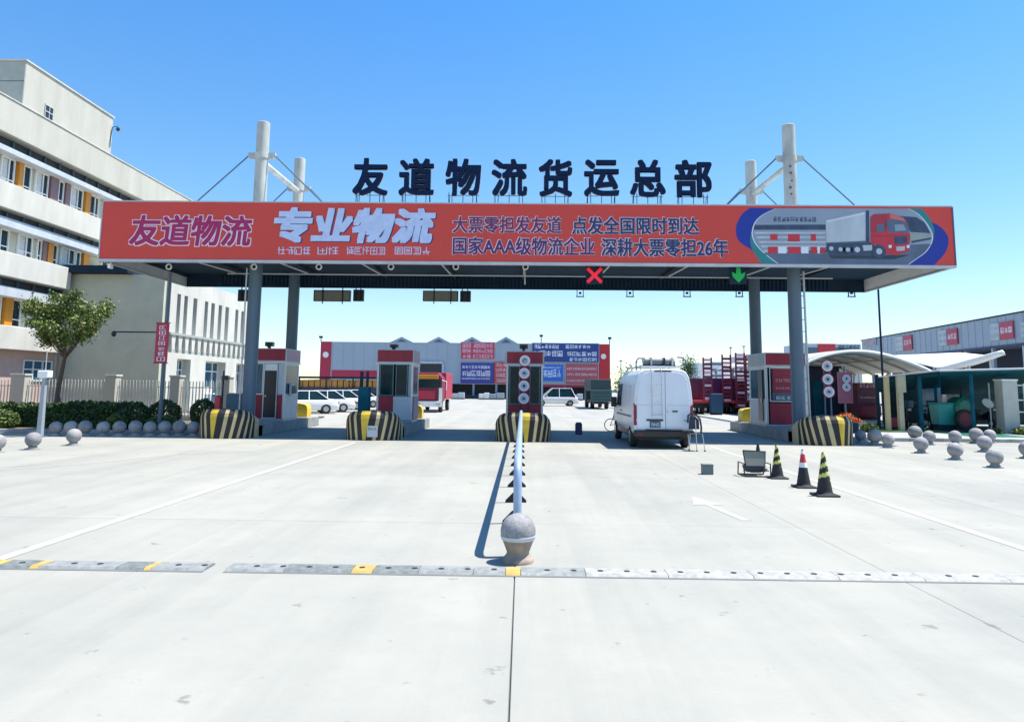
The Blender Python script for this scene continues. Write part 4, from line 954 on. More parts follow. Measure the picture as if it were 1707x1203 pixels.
for a, c_ in slits:
    y0, y1 = wy(a, 525), wy(c_, 525)
    wn = bx('window', XW - .5, XW - .48, y0, y1, zu0, 7.09, M_slit, wg)
    bx('spandrel', XW - .46, XW - .4, y0, y1, zu0 + .02, zu0 + .9, M_lgrey, wn); bx('frame', XW - .46, XW - .42, (y0 + y1) / 2 - .03, (y0 + y1) / 2 + .03, zu0 + .91, 7.0, M_white, wn)
bx('band_course', XW - .9, XW + .12, Y0 + .305, Y1, zu0 - .14, zu0 - .003, M_greyw, wg)
zc0 = gz(300, 588)
bx('corbel_frieze', XW - .9, XW - .12, Y0 + .305, Y1, zc0 - .02, zu0 - .143, M_greyw, wg)
y = Y0 + .6
while y < Y1 - .4:
    zz0, zz1 = zc0 + .15, zu0 - .145
    b = B().poly([(XW - .118, y + .12, zz0), (XW - .118, y + .42, zz0), (XW - .118, y + .54, zz1), (XW - .118, y, zz1)], (.17, 0, 0)); b.build('corbel', M_band, wg); y += .85
bx('lintel_band', XW - .9, XW - .003, Y0 + .305, Y1, zc0 - .35, zc0 - .023, M_band, wg)
gops = [(290, 313), (338, 372), (390, 408)]; e = [Y0 + .305]
for a, c_ in gops: e += [wy(a, 640), wy(c_, 640)]
e.append(Y1)
for k in range(0, len(e), 2): bx('wall_pier', XW - .9, XW, e[k], e[k + 1], 0, zc0 - .353, M_band, wg)
for a, c_ in gops:
    y0, y1 = wy(a, 640), wy(c_, 640); wn = bx('window', XW - .6, XW - .58, y0, y1, .1, zc0 - .36, M_glassb, wg)
    b = B()
    for q in (.1, 1.1, 2.6, zc0 - .43): b.box(XW - .57, XW - .5, y0, y1, q, q + .07)
    for f in (0, .35, .7, .97): b.box(XW - .575, XW - .505, y0 + f * (y1 - y0), y0 + f * (y1 - y0) + .07, .1, zc0 - .36)
    b.build('frame', M_white, wn)
    bx('paper', XW - .575, XW - .572, y0 + .2, y1 - .5, .9, 1.6, M_white, wn)

# ------------------------------------------------------------ left poles
x = U(66, 728, Z=0).x; Yp = 24.0
t = thing('lamp_post', 'grey square post with a white box head at the left end of the kerb', 'post', (x, Yp, 0))
zt_ = U(66, 630, Y=Yp).z
b = B(); b.add([(x - .085, Yp - .08, 0), (x + .085, Yp - .08, 0), (x + .085, Yp + .08, 0), (x - .085, Yp + .08, 0), (x - .065, Yp - .06, zt_), (x + .065, Yp - .06, zt_), (x + .065, Yp + .06, zt_), (x - .065, Yp + .06, zt_)], [(0, 3, 2, 1), (4, 5, 6, 7), (0, 1, 5, 4), (1, 2, 6, 5), (2, 3, 7, 6), (3, 0, 4, 7)])
b.build('post', M_grey, t, bevel=.015); bx('box_head', x - .18, x + .18, Yp - .14, Yp + .14, zt_ + .003, zt_ + .25, M_white, t, bevel=.03)
B().tube([(x, Yp, zt_ + .25), (x, Yp, U(66, 585, Y=Yp).z)], .018).build('rod', M_pipe, t); bx('base_plate', x - .17, x + .17, Yp - .17, Yp + .17, 0, .03, M_steel, t)
Yp = 26.5; x = U(267, 690, Y=Yp).x
t = thing('camera_mast', 'tall thin grey mast with a side arm left of the canopy', 'mast', (x, Yp, 0))
B().tube([(x, Yp, .09), (x + .02, Yp, U(273, 455, Y=Yp).z - .0)], [.07, .055], 12).build('mast_pole', M_steel, t, smooth=True)
pa = U(190, 553, Y=Yp); B().tube([(x, Yp, pa.z), (pa.x, Yp, pa.z)], .025).build('side_arm', M_dark, t)
B().lathe((pa.x, Yp, pa.z - .12), [(.02, .16), (.08, .1), (.09, .02), (.04, -.06)], 12).build('dome_camera', M_blackp, t)
a = U(257, 605, Y=Yp - .1); c_ = U(283, 538, Y=Yp - .1)
t = thing('pole_banner', 'narrow red vertical banner with white characters hung on the tall mast', 'banner', ((a.x + c_.x) / 2, Yp - .1, a.z))
bx('cloth_panel', a.x, c_.x, Yp - .12, Yp - .1, a.z, c_.z, M_signred, t)
b = B(); w_ = c_.x - a.x
for k in range(7): glyphs(b, a.x + w_ * (.2 if k else .12), a.x + w_ * (.82 if k else .9), a.z + (c_.z - a.z) * (.05 + .13 * k), a.z + (c_.z - a.z) * (.05 + .13 * k + .1), Yp - .121, 1, 60 + k, t=.16)
b.build('lettering', M_glyph, t)
b = B(); [b.tube([(a.x - .04, Yp - .09, z_), (c_.x + .04, Yp - .09, z_)], .015, 6) for z_ in (a.z, c_.z)]; b.build('clamp_bars', M_dark, t)
p = U(363, 684, Y=26.6); t = thing('red_post', 'short bright red post behind the far left striped cushion', 'post', (p.x, 26.6, .41))
bx('post', p.x - .1, p.x + .1, 26.5, 26.7, .0, U(363, 661, Y=26.6).z, M_redp, t, bevel=.02); bx('cap', p.x - .07, p.x + .07, 26.53, 26.67, U(363, 661, Y=26.6).z + .003, U(363, 661, Y=26.6).z + .04, M_black, t)
p = U(372, 640, Y=27); t = thing('card_reader', 'thin dark ticket reader arm beside the short red post', 'ticket reader', (p.x, 27, .4))
B().tube([(p.x, 27, 0), (p.x, 27, 2.3)], .03, 8).build('post', M_dark, t); bx('reader_box', p.x - .02, p.x + .14, 26.9, 27.1, 1.95, 2.12, M_blackp, t)
a = U(376, 682, Y=30.5); c_ = U(404, 657, Y=30.5); t = thing('utility_cabinet', 'blue grey utility cabinet behind the far left column', 'cabinet', ((a.x + c_.x) / 2, 30.6, 0))
bx('cabinet_body', a.x, c_.x, 30.5, 31.0, 0, c_.z, mat('cabinet_blue', (.10, .2, .27), .5), t, bevel=.02); bx('door', a.x + .03, c_.x - .03, 30.485, 30.497, .15, c_.z - .05, mat('cabinet_blue', (0, 0, 0)), t); bx('roof', a.x - .03, c_.x + .03, 30.46, 31.04, c_.z + .003, c_.z + .05, M_lgrey, t)
# gate barrier machine in front of booth two
p = U(608, 690, Y=26); t = thing('barrier_machine', 'dark barrier machine standing behind the striped cushion with the notice', 'barrier', (p.x, 26, .4))
bx('cabinet', p.x - .2, p.x + .18, 25.7, 26.1, 0, 1.75, M_teal, t, bevel=.02); bx('post', p.x - .16, p.x - .06, 25.75, 25.85, 1.753, 2.3, M_dark, t)
bx('post', p.x + .06, p.x + .14, 25.75, 25.85, 1.753, 2.3, M_dark, t)

# ------------------------------------------------------------ cones
def cone(label, px, py, h, kind):
    p = U(px, py, Z=0); t = thing('traffic_cone', label, 'traffic cone', (p.x, p.y, 0), 'traffic cones on the right lane')
    s = h / .72; N = 24
    b = B(); e = .19 * s; prof = [(-e, -e), (e, -e), (e, e), (-e, e)]
    b.poly([(p.x + x - .0, p.y + y, 0) for x, y in prof], (0, 0, .035 * s)).build('base', M_black, t, bevel=.015)
    prof = [(.155, .036), (.13, .06)] + [(.128 - .102 * k / 28, .06 + .64 * k / 28) for k in range(1, 29)] + [(.018, .715), (.006, .72)]
    prof = [(r_ * s, z_ * s) for r_, z_ in prof]
    def fm(i, j):
        f = i / len(prof)
        if kind == 'y': 
            return 1 if (.25 < f < .92 and ((f * 4.6 - j / N * 1.0) % 1) < .42) else 0
        if kind == 'r': return 2 if .58 < f < .80 else (3 if (.46 < f <= .58 or .80 <= f < .88) else 0)
        return 0
    b = B(); b.lathe((p.x, p.y, 0), prof, N, fm=fm); b.build('cone_body', [M_black, mat('cone_yellow', (.55, .55, .12), .5, var=.1), M_redp, M_white], t, smooth=True)
cone('black cone with yellow slanted stripes, farthest of the three tall cones, beside the chair', 1296, 797, .68, 'y')
cone('black cone with a red band between two white bands, middle of the three tall cones', 1340, 812, .70, 'r')
cone('black cone with yellow slanted stripes, nearest and largest cone', 1375, 826, .74, 'y')
cone('plain black cone showing its tip behind the mesh chair', 1264.5, 782, .60, 'k')

# chair on the road
p = U(1260, 794, Z=0); t = thing('mesh_chair', 'low black framed mesh chair standing on the road beside the cones', 'chair', (p.x, p.y, 0))
x, y = p.x, p.y
b = B(); b.poly([(x - .235, y + .05, .52), (x + .225, y + .05, .50), (x + .19, y + .0, .22), (x - .19, y, .22)], (0, .02, 0)); b.build('back_mesh', M_mesh, t)
b = B(); b.tube([(x - .24, y + .05, .53), (x + .23, y + .05, .51), (x + .19, y, .1), (x - .19, y, .1), (x - .24, y + .05, .53)], .013, 8); b.build('back_frame', M_blackp, t)
b = B(); b.poly([(x - .19, y - .005, .215), (x + .19, y - .005, .215), (x + .16, y + .0, .11), (x + .1, y, .08), (x - .1, y, .08), (x - .16, y, .11)], (0, .32, 0)); b.build('seat', M_dblue, t)
for s in (-1, 1):
    B().tube([(x + s * .27, y - .12, .015), (x + s * .27, y - .12, .27), (x + s * .27, y + .30, .27), (x + s * .27, y + .34, .015)], .014, 8).build('arm_frame', M_blackp, t)
B().tube([(x - .27, y - .12, .015), (x + .27, y - .12, .015)], .014, 8).build('sled_bar', M_blackp, t); B().tube([(x - .27, y + .34, .015), (x + .27, y + .34, .015)], .014, 8).build('sled_bar', M_blackp, t)
for s in (-1, 1): B().tube([(x + s * .27, y - .02, .12), (x + s * .17, y - .01, .12)], .012, 6).build('cross_bar', M_blackp, t)
p = U(1181, 791, Z=0); t = thing('small_box', 'small grey green box lying on the road left of the chair', 'box', (p.x, p.y, 0))
bx('box_body', p.x - .11, p.x + .11, p.y, p.y + .2, 0, .19, M_greenbox, t, bevel=.008); bx('lid', p.x - .115, p.x + .115, p.y - .005, p.y + .205, .192, .215, M_greenbox, t, bevel=.004)

# ------------------------------------------------------------ van
def wheel(parent, x, y, r_, w_, hub=True):
    b = B(); 
    prof = [(r_ * .55, -w_ / 2), (r_ * .93, -w_ / 2), (r_, -w_ * .35), (r_, w_ * .35), (r_ * .93, w_ / 2), (r_ * .55, w_ / 2)]
    rs = [[(x + q, y + rr * math.cos(a), r_ + rr * math.sin(a)) for a in [2 * math.pi * k / 24 for k in range(24)]] for rr, q in prof]
    wh = b.rings(rs).build('wheel', M_black, parent, smooth=True)
    rs = [[(x + q, y + rr * math.cos(a), r_ + rr * math.sin(a)) for a in [2 * math.pi * k / 16 for k in range(16)]] for rr, q in ((r_ * .56, -w_ / 2 - .006), (r_ * .2, -w_ / 2 - .012))]
    B().rings(rs).build('rim', M_chrome, wh)
    rs = [[(x - q, y + rr * math.cos(a), r_ + rr * math.sin(a)) for a in [2 * math.pi * k / 16 for k in range(16)]] for rr, q in ((r_ * .56, -w_ / 2 - .006), (r_ * .2, -w_ / 2 - .012))]
    B().rings(rs).build('rim', M_chrome, wh)
    return wh
VX, VY = 4.27, 22.05
vt = thing('parked_van', 'white panel van seen from behind with rear ladder and roof rack', 'van', (0, 0, 0))
ring = [(.80, .40), (.885, .50), (.90, .8), (.90, 1.15), (.885, 1.5), (.845, 1.9), (.79, 2.17), (.71, 2.31), (.58, 2.375), (.3, 2.395), (0, 2.40)]
def vring(y, kz, kx, zmin=0):
    o = []
    for hx, z_ in ring:
        zz = z_ if z_ < 1.15 else 1.15 + (z_ - 1.15) * kz
        o.append((hx * kx, y, zz))
    return o + [(-x_, y_, z_) for x_, y_, z_ in o[::-1][1:]]
b = B(); st = [(0, .975, .972), (.025, .99, .99), (.08, 1, 1), (1.5, 1, 1), (3.0, 1, 1), (3.5, .985, 1), (3.8, .92, .99), (4.15, .64, .985), (4.5, .33, .97), (4.65, .18, .965), (5.1, -.02, .94), (5.25, -.1, .88)]
b.rings([vring(*s_) for s_ in st]).build('body', M_van, vt, smooth=True)
bx('rear_bumper', -.90, .90, -.10, .10, .36, .56, M_blackp, vt, bevel=.03)
bx('underbody', -.78, .78, .15, 5.0, .28, .41, M_black, vt)
for s in (-1, 1): bx('sill_trim', s * .89 - .02, s * .89 + .02, 1.2, 3.6, .35, .52, M_blackp, vt, bevel=.01)
# rear doors: proud panels with a gap between
def door(x0, x1, nm):
    f = lambda x_, z_: (x_, -.022, z_)
    sgn = 1 if x1 > 0 and x0 >= 0 else -1
    xi, xo = (x0, x1) if sgn > 0 else (x1, x0)
    pts = [f(xi, .60), f(xo, .60), f(xo, 1.3), f(xo - sgn * .045, 1.85), f(xo - sgn * .10, 2.12), f(xo - sgn * .2, 2.24), f(xo - sgn * .35, 2.29), f(xi, 2.31)]
    return B().poly(pts, (0, .05, 0)).build('rear_door', M_van, vt, bevel=.008)
d1 = door(-.80, .045, 'l'); 
B().poly([(-.80, -.022, .60), (.0, -.022, .60)], (0, 0, 0)) if False else None
d2 = door(.062, .80, 'r')
bpy.data.objects.remove(d1)
d1 = B().poly([(.052, -.022, .60), (.052, -.022, 2.31), (-.45, -.022, 2.29), (-.60, -.022, 2.24), (-.70, -.022, 2.12), (-.755, -.022, 1.85), (-.80, -.022, 1.3), (-.80, -.022, .60)], (0, .05, 0)).build('rear_door', M_van, vt, bevel=.008)
bx('door_seal', .0525, .0615, -.02, .0, .6, 2.3, M_blackp, vt)
bx('door_recess', .12, .72, -.026, -.022, .68, 1.22, M_van, d2, bevel=.003); bx('handle', .26, .42, -.05, -.022, 1.10, 1.145, M_blackp, d2, bevel=.008)
for s_, dd_ in ((-1, d1), (1, d2)):
    for zz_ in (.82, 1.42, 1.98): bx('hinge', s_ * (.80 - .03 * (zz_ > 1.5) - .05 * (zz_ > 1.9)) - .02, s_ * (.80 - .03 * (zz_ > 1.5) - .05 * (zz_ > 1.9)) + .02, -.035, -.0225, zz_, zz_ + .07, M_van, dd_, bevel=.004)
bx('door_groove', .10, .76, -.024, -.0215, 1.30, 1.306, M_steel, d2); bx('door_groove', -.76, -.42, -.024, -.0215, 1.30, 1.306, M_steel, d1)
for s_ in (-1, 1): bx('reflector', s_ * .72 - .08, s_ * .72 + .08, -.106, -.1, .42, .46, M_tail, vt)
bx('bumper_step', -.55, .55, -.125, -.02, .562, .58, M_black, vt, bevel=.006); bx('lock', .10, .125, -.03, -.022, 1.1, 1.13, M_blackp, d2)
bx('badge', .60, .70, -.03, -.022, .84, .865, M_steel, d2)
bx('plate_lamp_bar', -.52, -.02, -.055, -.022, .83, .885, M_blackp, d1, bevel=.01)
pl = bx('number_plate', -.42, -.10, -.04, -.022, .64, .82, M_plate, d1); b = B(); glyphs(b, -.39, -.13, .68, .78, -.04, 6, 12, d=.003, t=.14); b.build('plate_characters', M_glyph, pl)
bx('high_brake_lamp', -.25, .26, -.03, .04, 2.318, 2.352, M_blackp, vt, bevel=.008)
for s in (-1, 1):
    b = B(); b.poly([(s * .812, -.03, .70), (s * .895, -.012, .70), (s * .90, -.012, 1.0), (s * .895, -.012, 1.36), (s * .812, -.03, 1.28)], (0, .16, .0)); b.build('tail_lamp', M_tail, vt, bevel=.01)
ld = B(); 
for xx in (-.36, -.06): ld.tube([(xx, -.10, .95), (xx, -.11, 2.2), (xx, -.05, 2.36), (xx, .15, 2.45)], .012, 8)
ld.build('ladder_rails', M_pipe, vt)
for z_ in (1.02, 1.32, 1.62, 1.92): B().tube([(-.36, -.10, z_), (-.06, -.10, z_)], .011, 8).build('ladder_rung', M_pipe, vt)
for s in (-1, 1):
    x_ = s * .905
    b = B().poly([(s * .87, 3.75, 1.22), (s * .87, 2.75, 1.22), (s * .83, 2.75, 1.95), (s * .845, 3.45, 1.93)], (s * .045, 0, 0)); b.build('side_window', M_glass, vt)
    b = B().poly([(s * .868, .55, 1.3), (s * .868, 1.35, 1.3), (s * .83, 1.35, 1.85), (s * .83, .6, 1.85)], (s * .04, 0, 0)); b.build('side_window', M_van, vt)
    bx('side_moulding', x_ - .012, x_ + .012, .5, 3.8, .92, .97, M_steel, vt)
    bx('side_handle', x_ - .02, x_ + .02, 2.72, 2.9, 1.05, 1.09, M_blackp, vt)
    mr_ = bx('mirror', s * 1.02 - .1, s * 1.02 + .1, 3.72, 3.82, 1.15, 1.5, M_blackp, vt, bevel=.03); B().tube([(s * .88, 3.75, 1.25), (s * 1.0, 3.78, 1.25)], .02, 6).build('mirror_arm', M_blackp, mr_)
    for yy in (.85, 4.35): wheel(vt, s * .80, yy, .33, .2)
b = B().poly([(-.7, 4.6, 1.36), (.7, 4.6, 1.36), (.62, 3.83, 2.26), (-.62, 3.83, 2.26)], (0, .05, .06)); b.build('windscreen', M_glass, vt)
rk = B()
for s in (-1, 1): rk.tube([(s * .62, .25, 2.47), (s * .62, 3.2, 2.47)], .018, 8)
for y_ in (.35, 1.2, 2.1, 3.0): rk.tube([(-.66, y_, 2.50), (.66, y_, 2.50)], .015, 8); rk.tube([(-.62, y_, 2.36), (-.62, y_, 2.5)], .012, 6); rk.tube([(.62, y_, 2.36), (.62, y_, 2.5)], .012, 6)
rk.build('roof_rack', M_pipe, vt)
b = B(); b.tube([(-.76, .28, 2.36), (-.77, .26, 2.62), (-.70, .26, 2.72), (-.5, .26, 2.72)], .02, 8)
b.tube([(.5, .26, 2.76), (.62, .26, 2.76), (.74, .26, 2.68), (.76, .26, 2.55), (.70, .26, 2.45), (.6, .26, 2.40)], .022, 8); b.build('rack_hoop', M_steel, vt)
vt.location = (VX, VY, 0)
rl_ = thing('roof_load', 'dark and pale bundle of poles strapped on the roof rack of the van', 'roof load', (VX, VY + .3, 2.52))
r = random.Random(5)
for k in range(9):
    zz = 2.535 + (k % 3) * .075; xx = VX - .42 + (k // 3) * .06
    x0, x1 = VX - r.uniform(.48, .58), VX + r.uniform(.4, .46); yy = VY + .3 + (k // 3) * .12
    B().tube([(x0, yy, zz), (x1, yy + r.uniform(-.03, .03), zz)], .032, 8).build('pole', [M_dark, M_mast, M_steel][(k * 2) % 3], rl_, smooth=True)
for xx in (-.3, .1, .35): bx('strap', VX + xx - .025, VX + xx + .025, VY + .25, VY + .62, 2.52, 2.745, M_mast if xx != .1 else M_dark, rl_)

# small folding bicycle beyond the van's nose
p = U(1016, 719, Z=0); cy_ = p.y
bk = thing('folding_bicycle', 'small black folding bicycle half hidden by the left side of the van', 'bicycle', (p.x, cy_, 0))
r_ = .27
for dx in (0.05, .98):
    w2 = B().disc((p.x + dx, cy_ - .015, r_), r_, .03, 28, ri=r_ * .88).build('wheel', M_black, bk, smooth=True)
    B().disc((p.x + dx, cy_ - .02, r_), .03, .04, 10).build('hub', M_chrome, w2)
b = B(); P0 = (p.x + .05, cy_, r_); P1 = (p.x + .4, cy_, .32); P2 = (p.x + .98, cy_, r_)
b.tube([P0, (p.x + .2, cy_, .72), (p.x + .2, cy_, .95)], .016, 6); b.tube([(p.x + .2, cy_, .6), P1, (p.x + .9, cy_, .62)], .02, 6); b.tube([P2, (p.x + .86, cy_, .95)], .016, 6); b.tube([P0, P1], .012, 6)
b.build('frame', M_blackp, bk); B().tube([(p.x + .05, cy_ - .2, .98), (p.x + .2, cy_, .96), (p.x + .02, cy_ + .2, .98)], .014, 6).build('handlebar', M_blackp, bk)
bx('seat', p.x + .72, p.x + .98, cy_ - .07, cy_ + .07, .95, 1.0, M_black, bk, bevel=.02)
bx('pannier_bag', p.x + .18, p.x + .42, cy_ - .12, cy_ + .12, .45, .75, M_dblue, bk, bevel=.03)
# folding chair to the right of the van
p = U(1160, 752, Z=0); t = thing('folding_chair', 'tall black folding chair with thin silver legs right of the van', 'chair', (p.x, p.y, 0))
x, y = p.x, p.y
arc = [(x - .16, y + .25, .8), (x - .15, y + .25, 1.02), (x - .05, y + .25, 1.08), (x + .08, y + .25, 1.05), (x + .19, y + .22, .92), (x + .22, y + .2, .7), (x + .2, y + .15, .5)]
B().tube(arc, .028, 8).build('back_arch', M_blackp, t, smooth=True)
b = B().poly([(x - .14, y + .26, .62), (x + .18, y + .26, .62), (x + .17, y + .26, .9), (x + .06, y + .26, 1.0), (x - .1, y + .26, 1.0)], (0, .012, 0)); b.build('back_panel', M_mesh if False else M_dblue, t)
bx('seat', x - .16, x + .2, y + .0, y + .34, .46, .5, M_dblue, t, bevel=.01)
for q in (((x - .16, y, .48), (x - .2, y - .04, .02)), ((x + .0, y - .02, .9), (x + .02, y - .04, .02)), ((x + .2, y, .5), (x + .26, y - .02, .02)), ((x - .14, y + .34, .48), (x - .1, y + .4, .02))):
    lg = B().tube(q, .012, 6).build('leg', M_pipe, t); B().lathe((q[1][0], q[1][1], 0), [(.03, 0), (.03, .03), (.012, .04)], 8).build('foot', M_black, lg)
B().tube([(x - .18, y - .02, .22), (x + .24, y - .02, .22)], .009, 6).build('cross_bar', M_pipe, t)

# ------------------------------------------------------------ far yard vehicles
def car(label, loc, rz, m=M_carw, suv=False, first=[None, None]):
    i = 1 if suv else 0
    if first[i] and m is M_carw: return dup(first[i], None, loc, label, rz=rz)
    t = thing('parked_car', label, 'car', (0, 0, 0), 'cars parked in the yard')
    rg = [(.72, .22), (.86, .35), (.9, .6), (.86, .82), (.6, .9), (0, .93)]
    def ri(y, kz, kx): 
        o = [(hx * kx, y, .22 + (z_ - .22) * kz) for hx, z_ in rg]; return o + [(-a, b_, c_) for a, b_, c_ in o[::-1][1:]]
    b = B(); b.rings([ri(-2.25, .7, .82), (ri(-2.15, .95, .94)), ri(-1.6, 1.02, 1), ri(0, 1.02, 1), ri(1.2, 1.0, 1), ri(2.0, .82, .95), ri(2.25, .62, .84)]); b.build('body', m, t, smooth=True)
    h = 1.75 if suv else 1.45
    cg = [(-1.95 if suv else -1.6, .9, .72), (-1.55 if suv else -.85, h, .58), (.3, h, .58), (1.25, .9, .70)]
    rs = [[(x_ * w__, y_, z_) for w__ in (1,) for x_, z_ in ((-1, .0), (1, .0))] for y_, z_, w__ in ()]
    def cab(inset, name, mm, zt__):
        b = B(); lo = [(-.76, cg[0][0]), (.76, cg[0][0]), (.76, cg[3][0]), (-.76, cg[3][0])]; hi = [(-.58, cg[1][0]), (.58, cg[1][0]), (.58, cg[2][0]), (-.58, cg[2][0])]
        b.add([(x_, y_, .88) for x_, y_ in lo] + [(x_, y_, h - .05) for x_, y_ in hi], [(0, 3, 2, 1), (4, 5, 6, 7), (0, 1, 5, 4), (1, 2, 6, 5), (2, 3, 7, 6), (3, 0, 4, 7)]); return b.build(name, mm, t)
    cab(0, 'windows', M_glass, 0)
    bx('roof', -.61, .61, cg[1][0] - .06, cg[2][0] + .06, h - .05, h, m, t, bevel=.02)
    for s in (-1, 1):
        for ya, yb in ((cg[0][0], cg[1][0]), (cg[3][0], cg[2][0]), (-.35, -.35)): B().tube([(s * .765, ya, .88), (s * .60, yb, h - .03)], .035, 5).build('window_pillar', m, t)
    for s in (-1, 1):
        for y_ in (-1.4, 1.4): wheel(t, s * .8, y_, .31, .2)
        bx('headlight', s * .66 - .17, s * .66 + .17, 2.03, 2.16, .6, .72, M_lgrey, t, bevel=.02); bx('tail_light', s * .68 - .13, s * .68 + .13, -2.24, -2.12, .62, .76, M_tail, t, bevel=.02)
        bx('side_mirror', s * .93 - .08, s * .93 + .08, .85, .95, .92, 1.05, m, t, bevel=.02)
    bx('grille', -.4, .4, 2.2, 2.24, .4, .6, M_blackp, t)
    t.location = loc; t.rotation_euler = (0, 0, rz)
    if m is M_carw: first[i] = t
    return t
def gp(px, Y): return (U(px, 660, Y=Y).x, Y, 0)
car('white saloon car, leftmost in the parked row behind the far left booth', gp(503, 46), R_(115))
car('white saloon car, second in the parked row behind the far left booth', gp(534, 49), R_(115))
car('white saloon car, third in the parked row, partly hidden by the second', gp(560, 54), R_(118))
car('white saloon car, last in the parked row, next to the two windowed booth', gp(590, 60), R_(118))
car('white estate car parked before the dock between the centre booth and green lorry', gp(925, 72), R_(95), suv=True)
p = U(1275, 690, Y=58); car('blue grey car behind the right booth', gp(1262, 62), R_(175), m=mat('car_blue', (.15, .22, .36), .3))

# shelter with yellow crates
Yc = 66; a = U(455, 640, Y=Yc).x; c_ = U(641, 640, Y=Yc).x
sh = thing('storage_rack', 'long low dark roofed rack in front of the grey warehouse on the left', 'storage rack', ((a + c_) / 2, Yc, 0))
z1 = U(550, 630, Y=Yc).z; z0_ = U(550, 645, Y=Yc).z
bx('roof', a, c_, Yc - .4, Yc + 2.5, z1 - .02, z1 + .14, M_dark, sh); bx('shelf', a, c_, Yc - .2, Yc + 2.2, z0_ - .5, z0_ - .04, mat('shelf_navy', (.03, .04, .10), .6), sh)
k = a
while k < c_: bx('post', k, k + .1, Yc - .3, Yc - .2, 0, z1 - .025, M_dark, sh); k += 2.45
k = a + .12; i = 0
yc0 = thing('yellow_crate', 'x', 'crate', (0, 0, 0), 'yellow crates on the rack'); hh = z1 - z0_ - .1
bx('crate_body', 0, .46, 0, 1.0, 0, hh, M_orange, yc0, bevel=.02); bx('rim', -.015, .475, -.015, 1.015, hh + .003, hh + .05, M_yel, yc0); b = B(); [b.box(.06 + .13 * q, .1 + .13 * q, -.02, -.002, .06, hh - .06) for q in range(3)]; b.build('ribs', M_yel, yc0)
yc0['label'] = 'yellow crate in the row of identical crates on the long dark rack'
n = int((c_ - a - .3) / .53)
for i in range(n):
    loc = (a + .14 + i * .53, Yc - .05 + rnd.uniform(0, .08), z0_ - .037)
    if i == 0: yc0.location = loc
    else: dup(yc0, None, loc, sc_=(1, 1, rnd.uniform(.85, 1)))

# ------------------------------------------------------------ far warehouse
Yw = 110; WX = lambda px: U(px, 620, Y=Yw).x; WZ = lambda px, py: U(px, py, Y=Yw).z
wh = thing('warehouse', 'long grey warehouse with red ends and large printed billboards beyond the gate', 'warehouse', (-9, 115, 0))
zt_ = WZ(775, 571.5)
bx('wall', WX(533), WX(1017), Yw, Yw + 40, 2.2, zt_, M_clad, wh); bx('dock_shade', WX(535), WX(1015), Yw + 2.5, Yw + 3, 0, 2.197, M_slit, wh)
for px in range(560, 1017, 38): bx('dock_column', WX(px), WX(px) + .3, Yw + .1, Yw + .4, 0, 2.19, M_clad, wh)
bx('dock_platform', WX(640), WX(1010), Yw - 2.5, Yw + 2.4, 0, .5, M_dark, wh)
bx('red_end', WX(533), WX(551), Yw - .06, Yw - .003, 2.2, zt_ + .02, M_signred, wh); e2 = bx('red_end', WX(985), WX(1017), Yw - .06, Yw - .003, 1.9, zt_ + .02, mat('bright_red', (.5, .02, .03), .5), wh)
B().disc((WX(542), Yw - .07, WZ(542, 591)), .45, -.05, 16).build('round_lamp', M_white, wh); B().disc((WX(1006), Yw - .07, WZ(1006, 594)), .4, -.05, 16).build('round_lamp', M_white, wh)
bx('red_stripe', WX(553), WX(641), Yw - .05, Yw - .003, WZ(600, 631), WZ(600, 617), M_signred, wh)
for px in (668, 730, 786, 843):
    x = WX(px); w_ = WX(px + 20) - x
    b = B().poly([(x - w_, Yw, zt_ - .02), (x + w_, Yw, zt_ - .02), (x, Yw, WZ(px, 561))], (0, 40, 0)); g_ = b.build('roof_gable', M_clad, wh)
    B().poly([(x - w_ * .45, Yw - .02, zt_ + .08), (x + w_ * .45, Yw - .02, zt_ + .08), (x, Yw - .02, WZ(px, 565))], (0, .015, 0)).build('gable_vent', M_steel, g_)
x = WX(553); k = 0
while x < WX(985):
    b = None; bx('cladding_rib', x, x + .08, Yw - .035, Yw - .003, 2.25, zt_ - .05, M_clad, wh); x += 1.6
dz = WZ(720, 606); dr = bx('dock_door', WX(700), WX(736), Yw - .05, Yw - .003, 0, dz, M_slit, wh)
b = B(); b.box(WX(698), WX(738), Yw - .3, Yw - .053, dz, dz + .35); b.box(WX(737), WX(740), Yw - .3, Yw - .053, 0, dz); b.build('door_frame', M_lgrey, dr)
def bill(px0, px1, py0, py1, m, rows, label, seed, gm=M_glyph):
    a = WX(px0); c_ = WX(px1); z1 = WZ(px0, py0); z0 = WZ(px0, py1)
    t = thing('billboard', label, 'billboard', ((a + c_) / 2, Yw - .2, z0), 'billboards on the warehouse wall')
    bx('printed_panel', a, c_, Yw - .2, Yw - .1, z0, z1, m, t); bx('frame', a - .08, c_ + .08, Yw - .098, Yw - .06, z0 - .08, z1 + .08, M_lgrey, t)
    q = 0
    for (f0, f1, g0, g1, n_) in rows:
        b = B(); glyphs(b, a + (c_ - a) * f0, a + (c_ - a) * f1, z0 + (z1 - z0) * g0, z0 + (z1 - z0) * g1, Yw - .2, n_, seed + q, t=.2, gap=.12); q += 1; b.build('lettering', gm, t)
bill(768, 824, 570.5, 598, M_signpink, [(.04, .3, .68, .95, 2), (.35, .95, .68, .95, 6), (.04, .3, .38, .6, 2), (.35, .95, .38, .6, 7), (.04, .3, .06, .28, 2), (.35, .95, .06, .28, 7)], 'pink red billboard at the top left with three lines of print', 100, M_glyphp)
bill(768, 823, 604, 639, M_violet, [(.04, .9, .72, .86, 9), (.04, .9, .36, .62, 6), (.04, .9, .2, .28, 12)], 'violet blue billboard below the pink red one', 110)
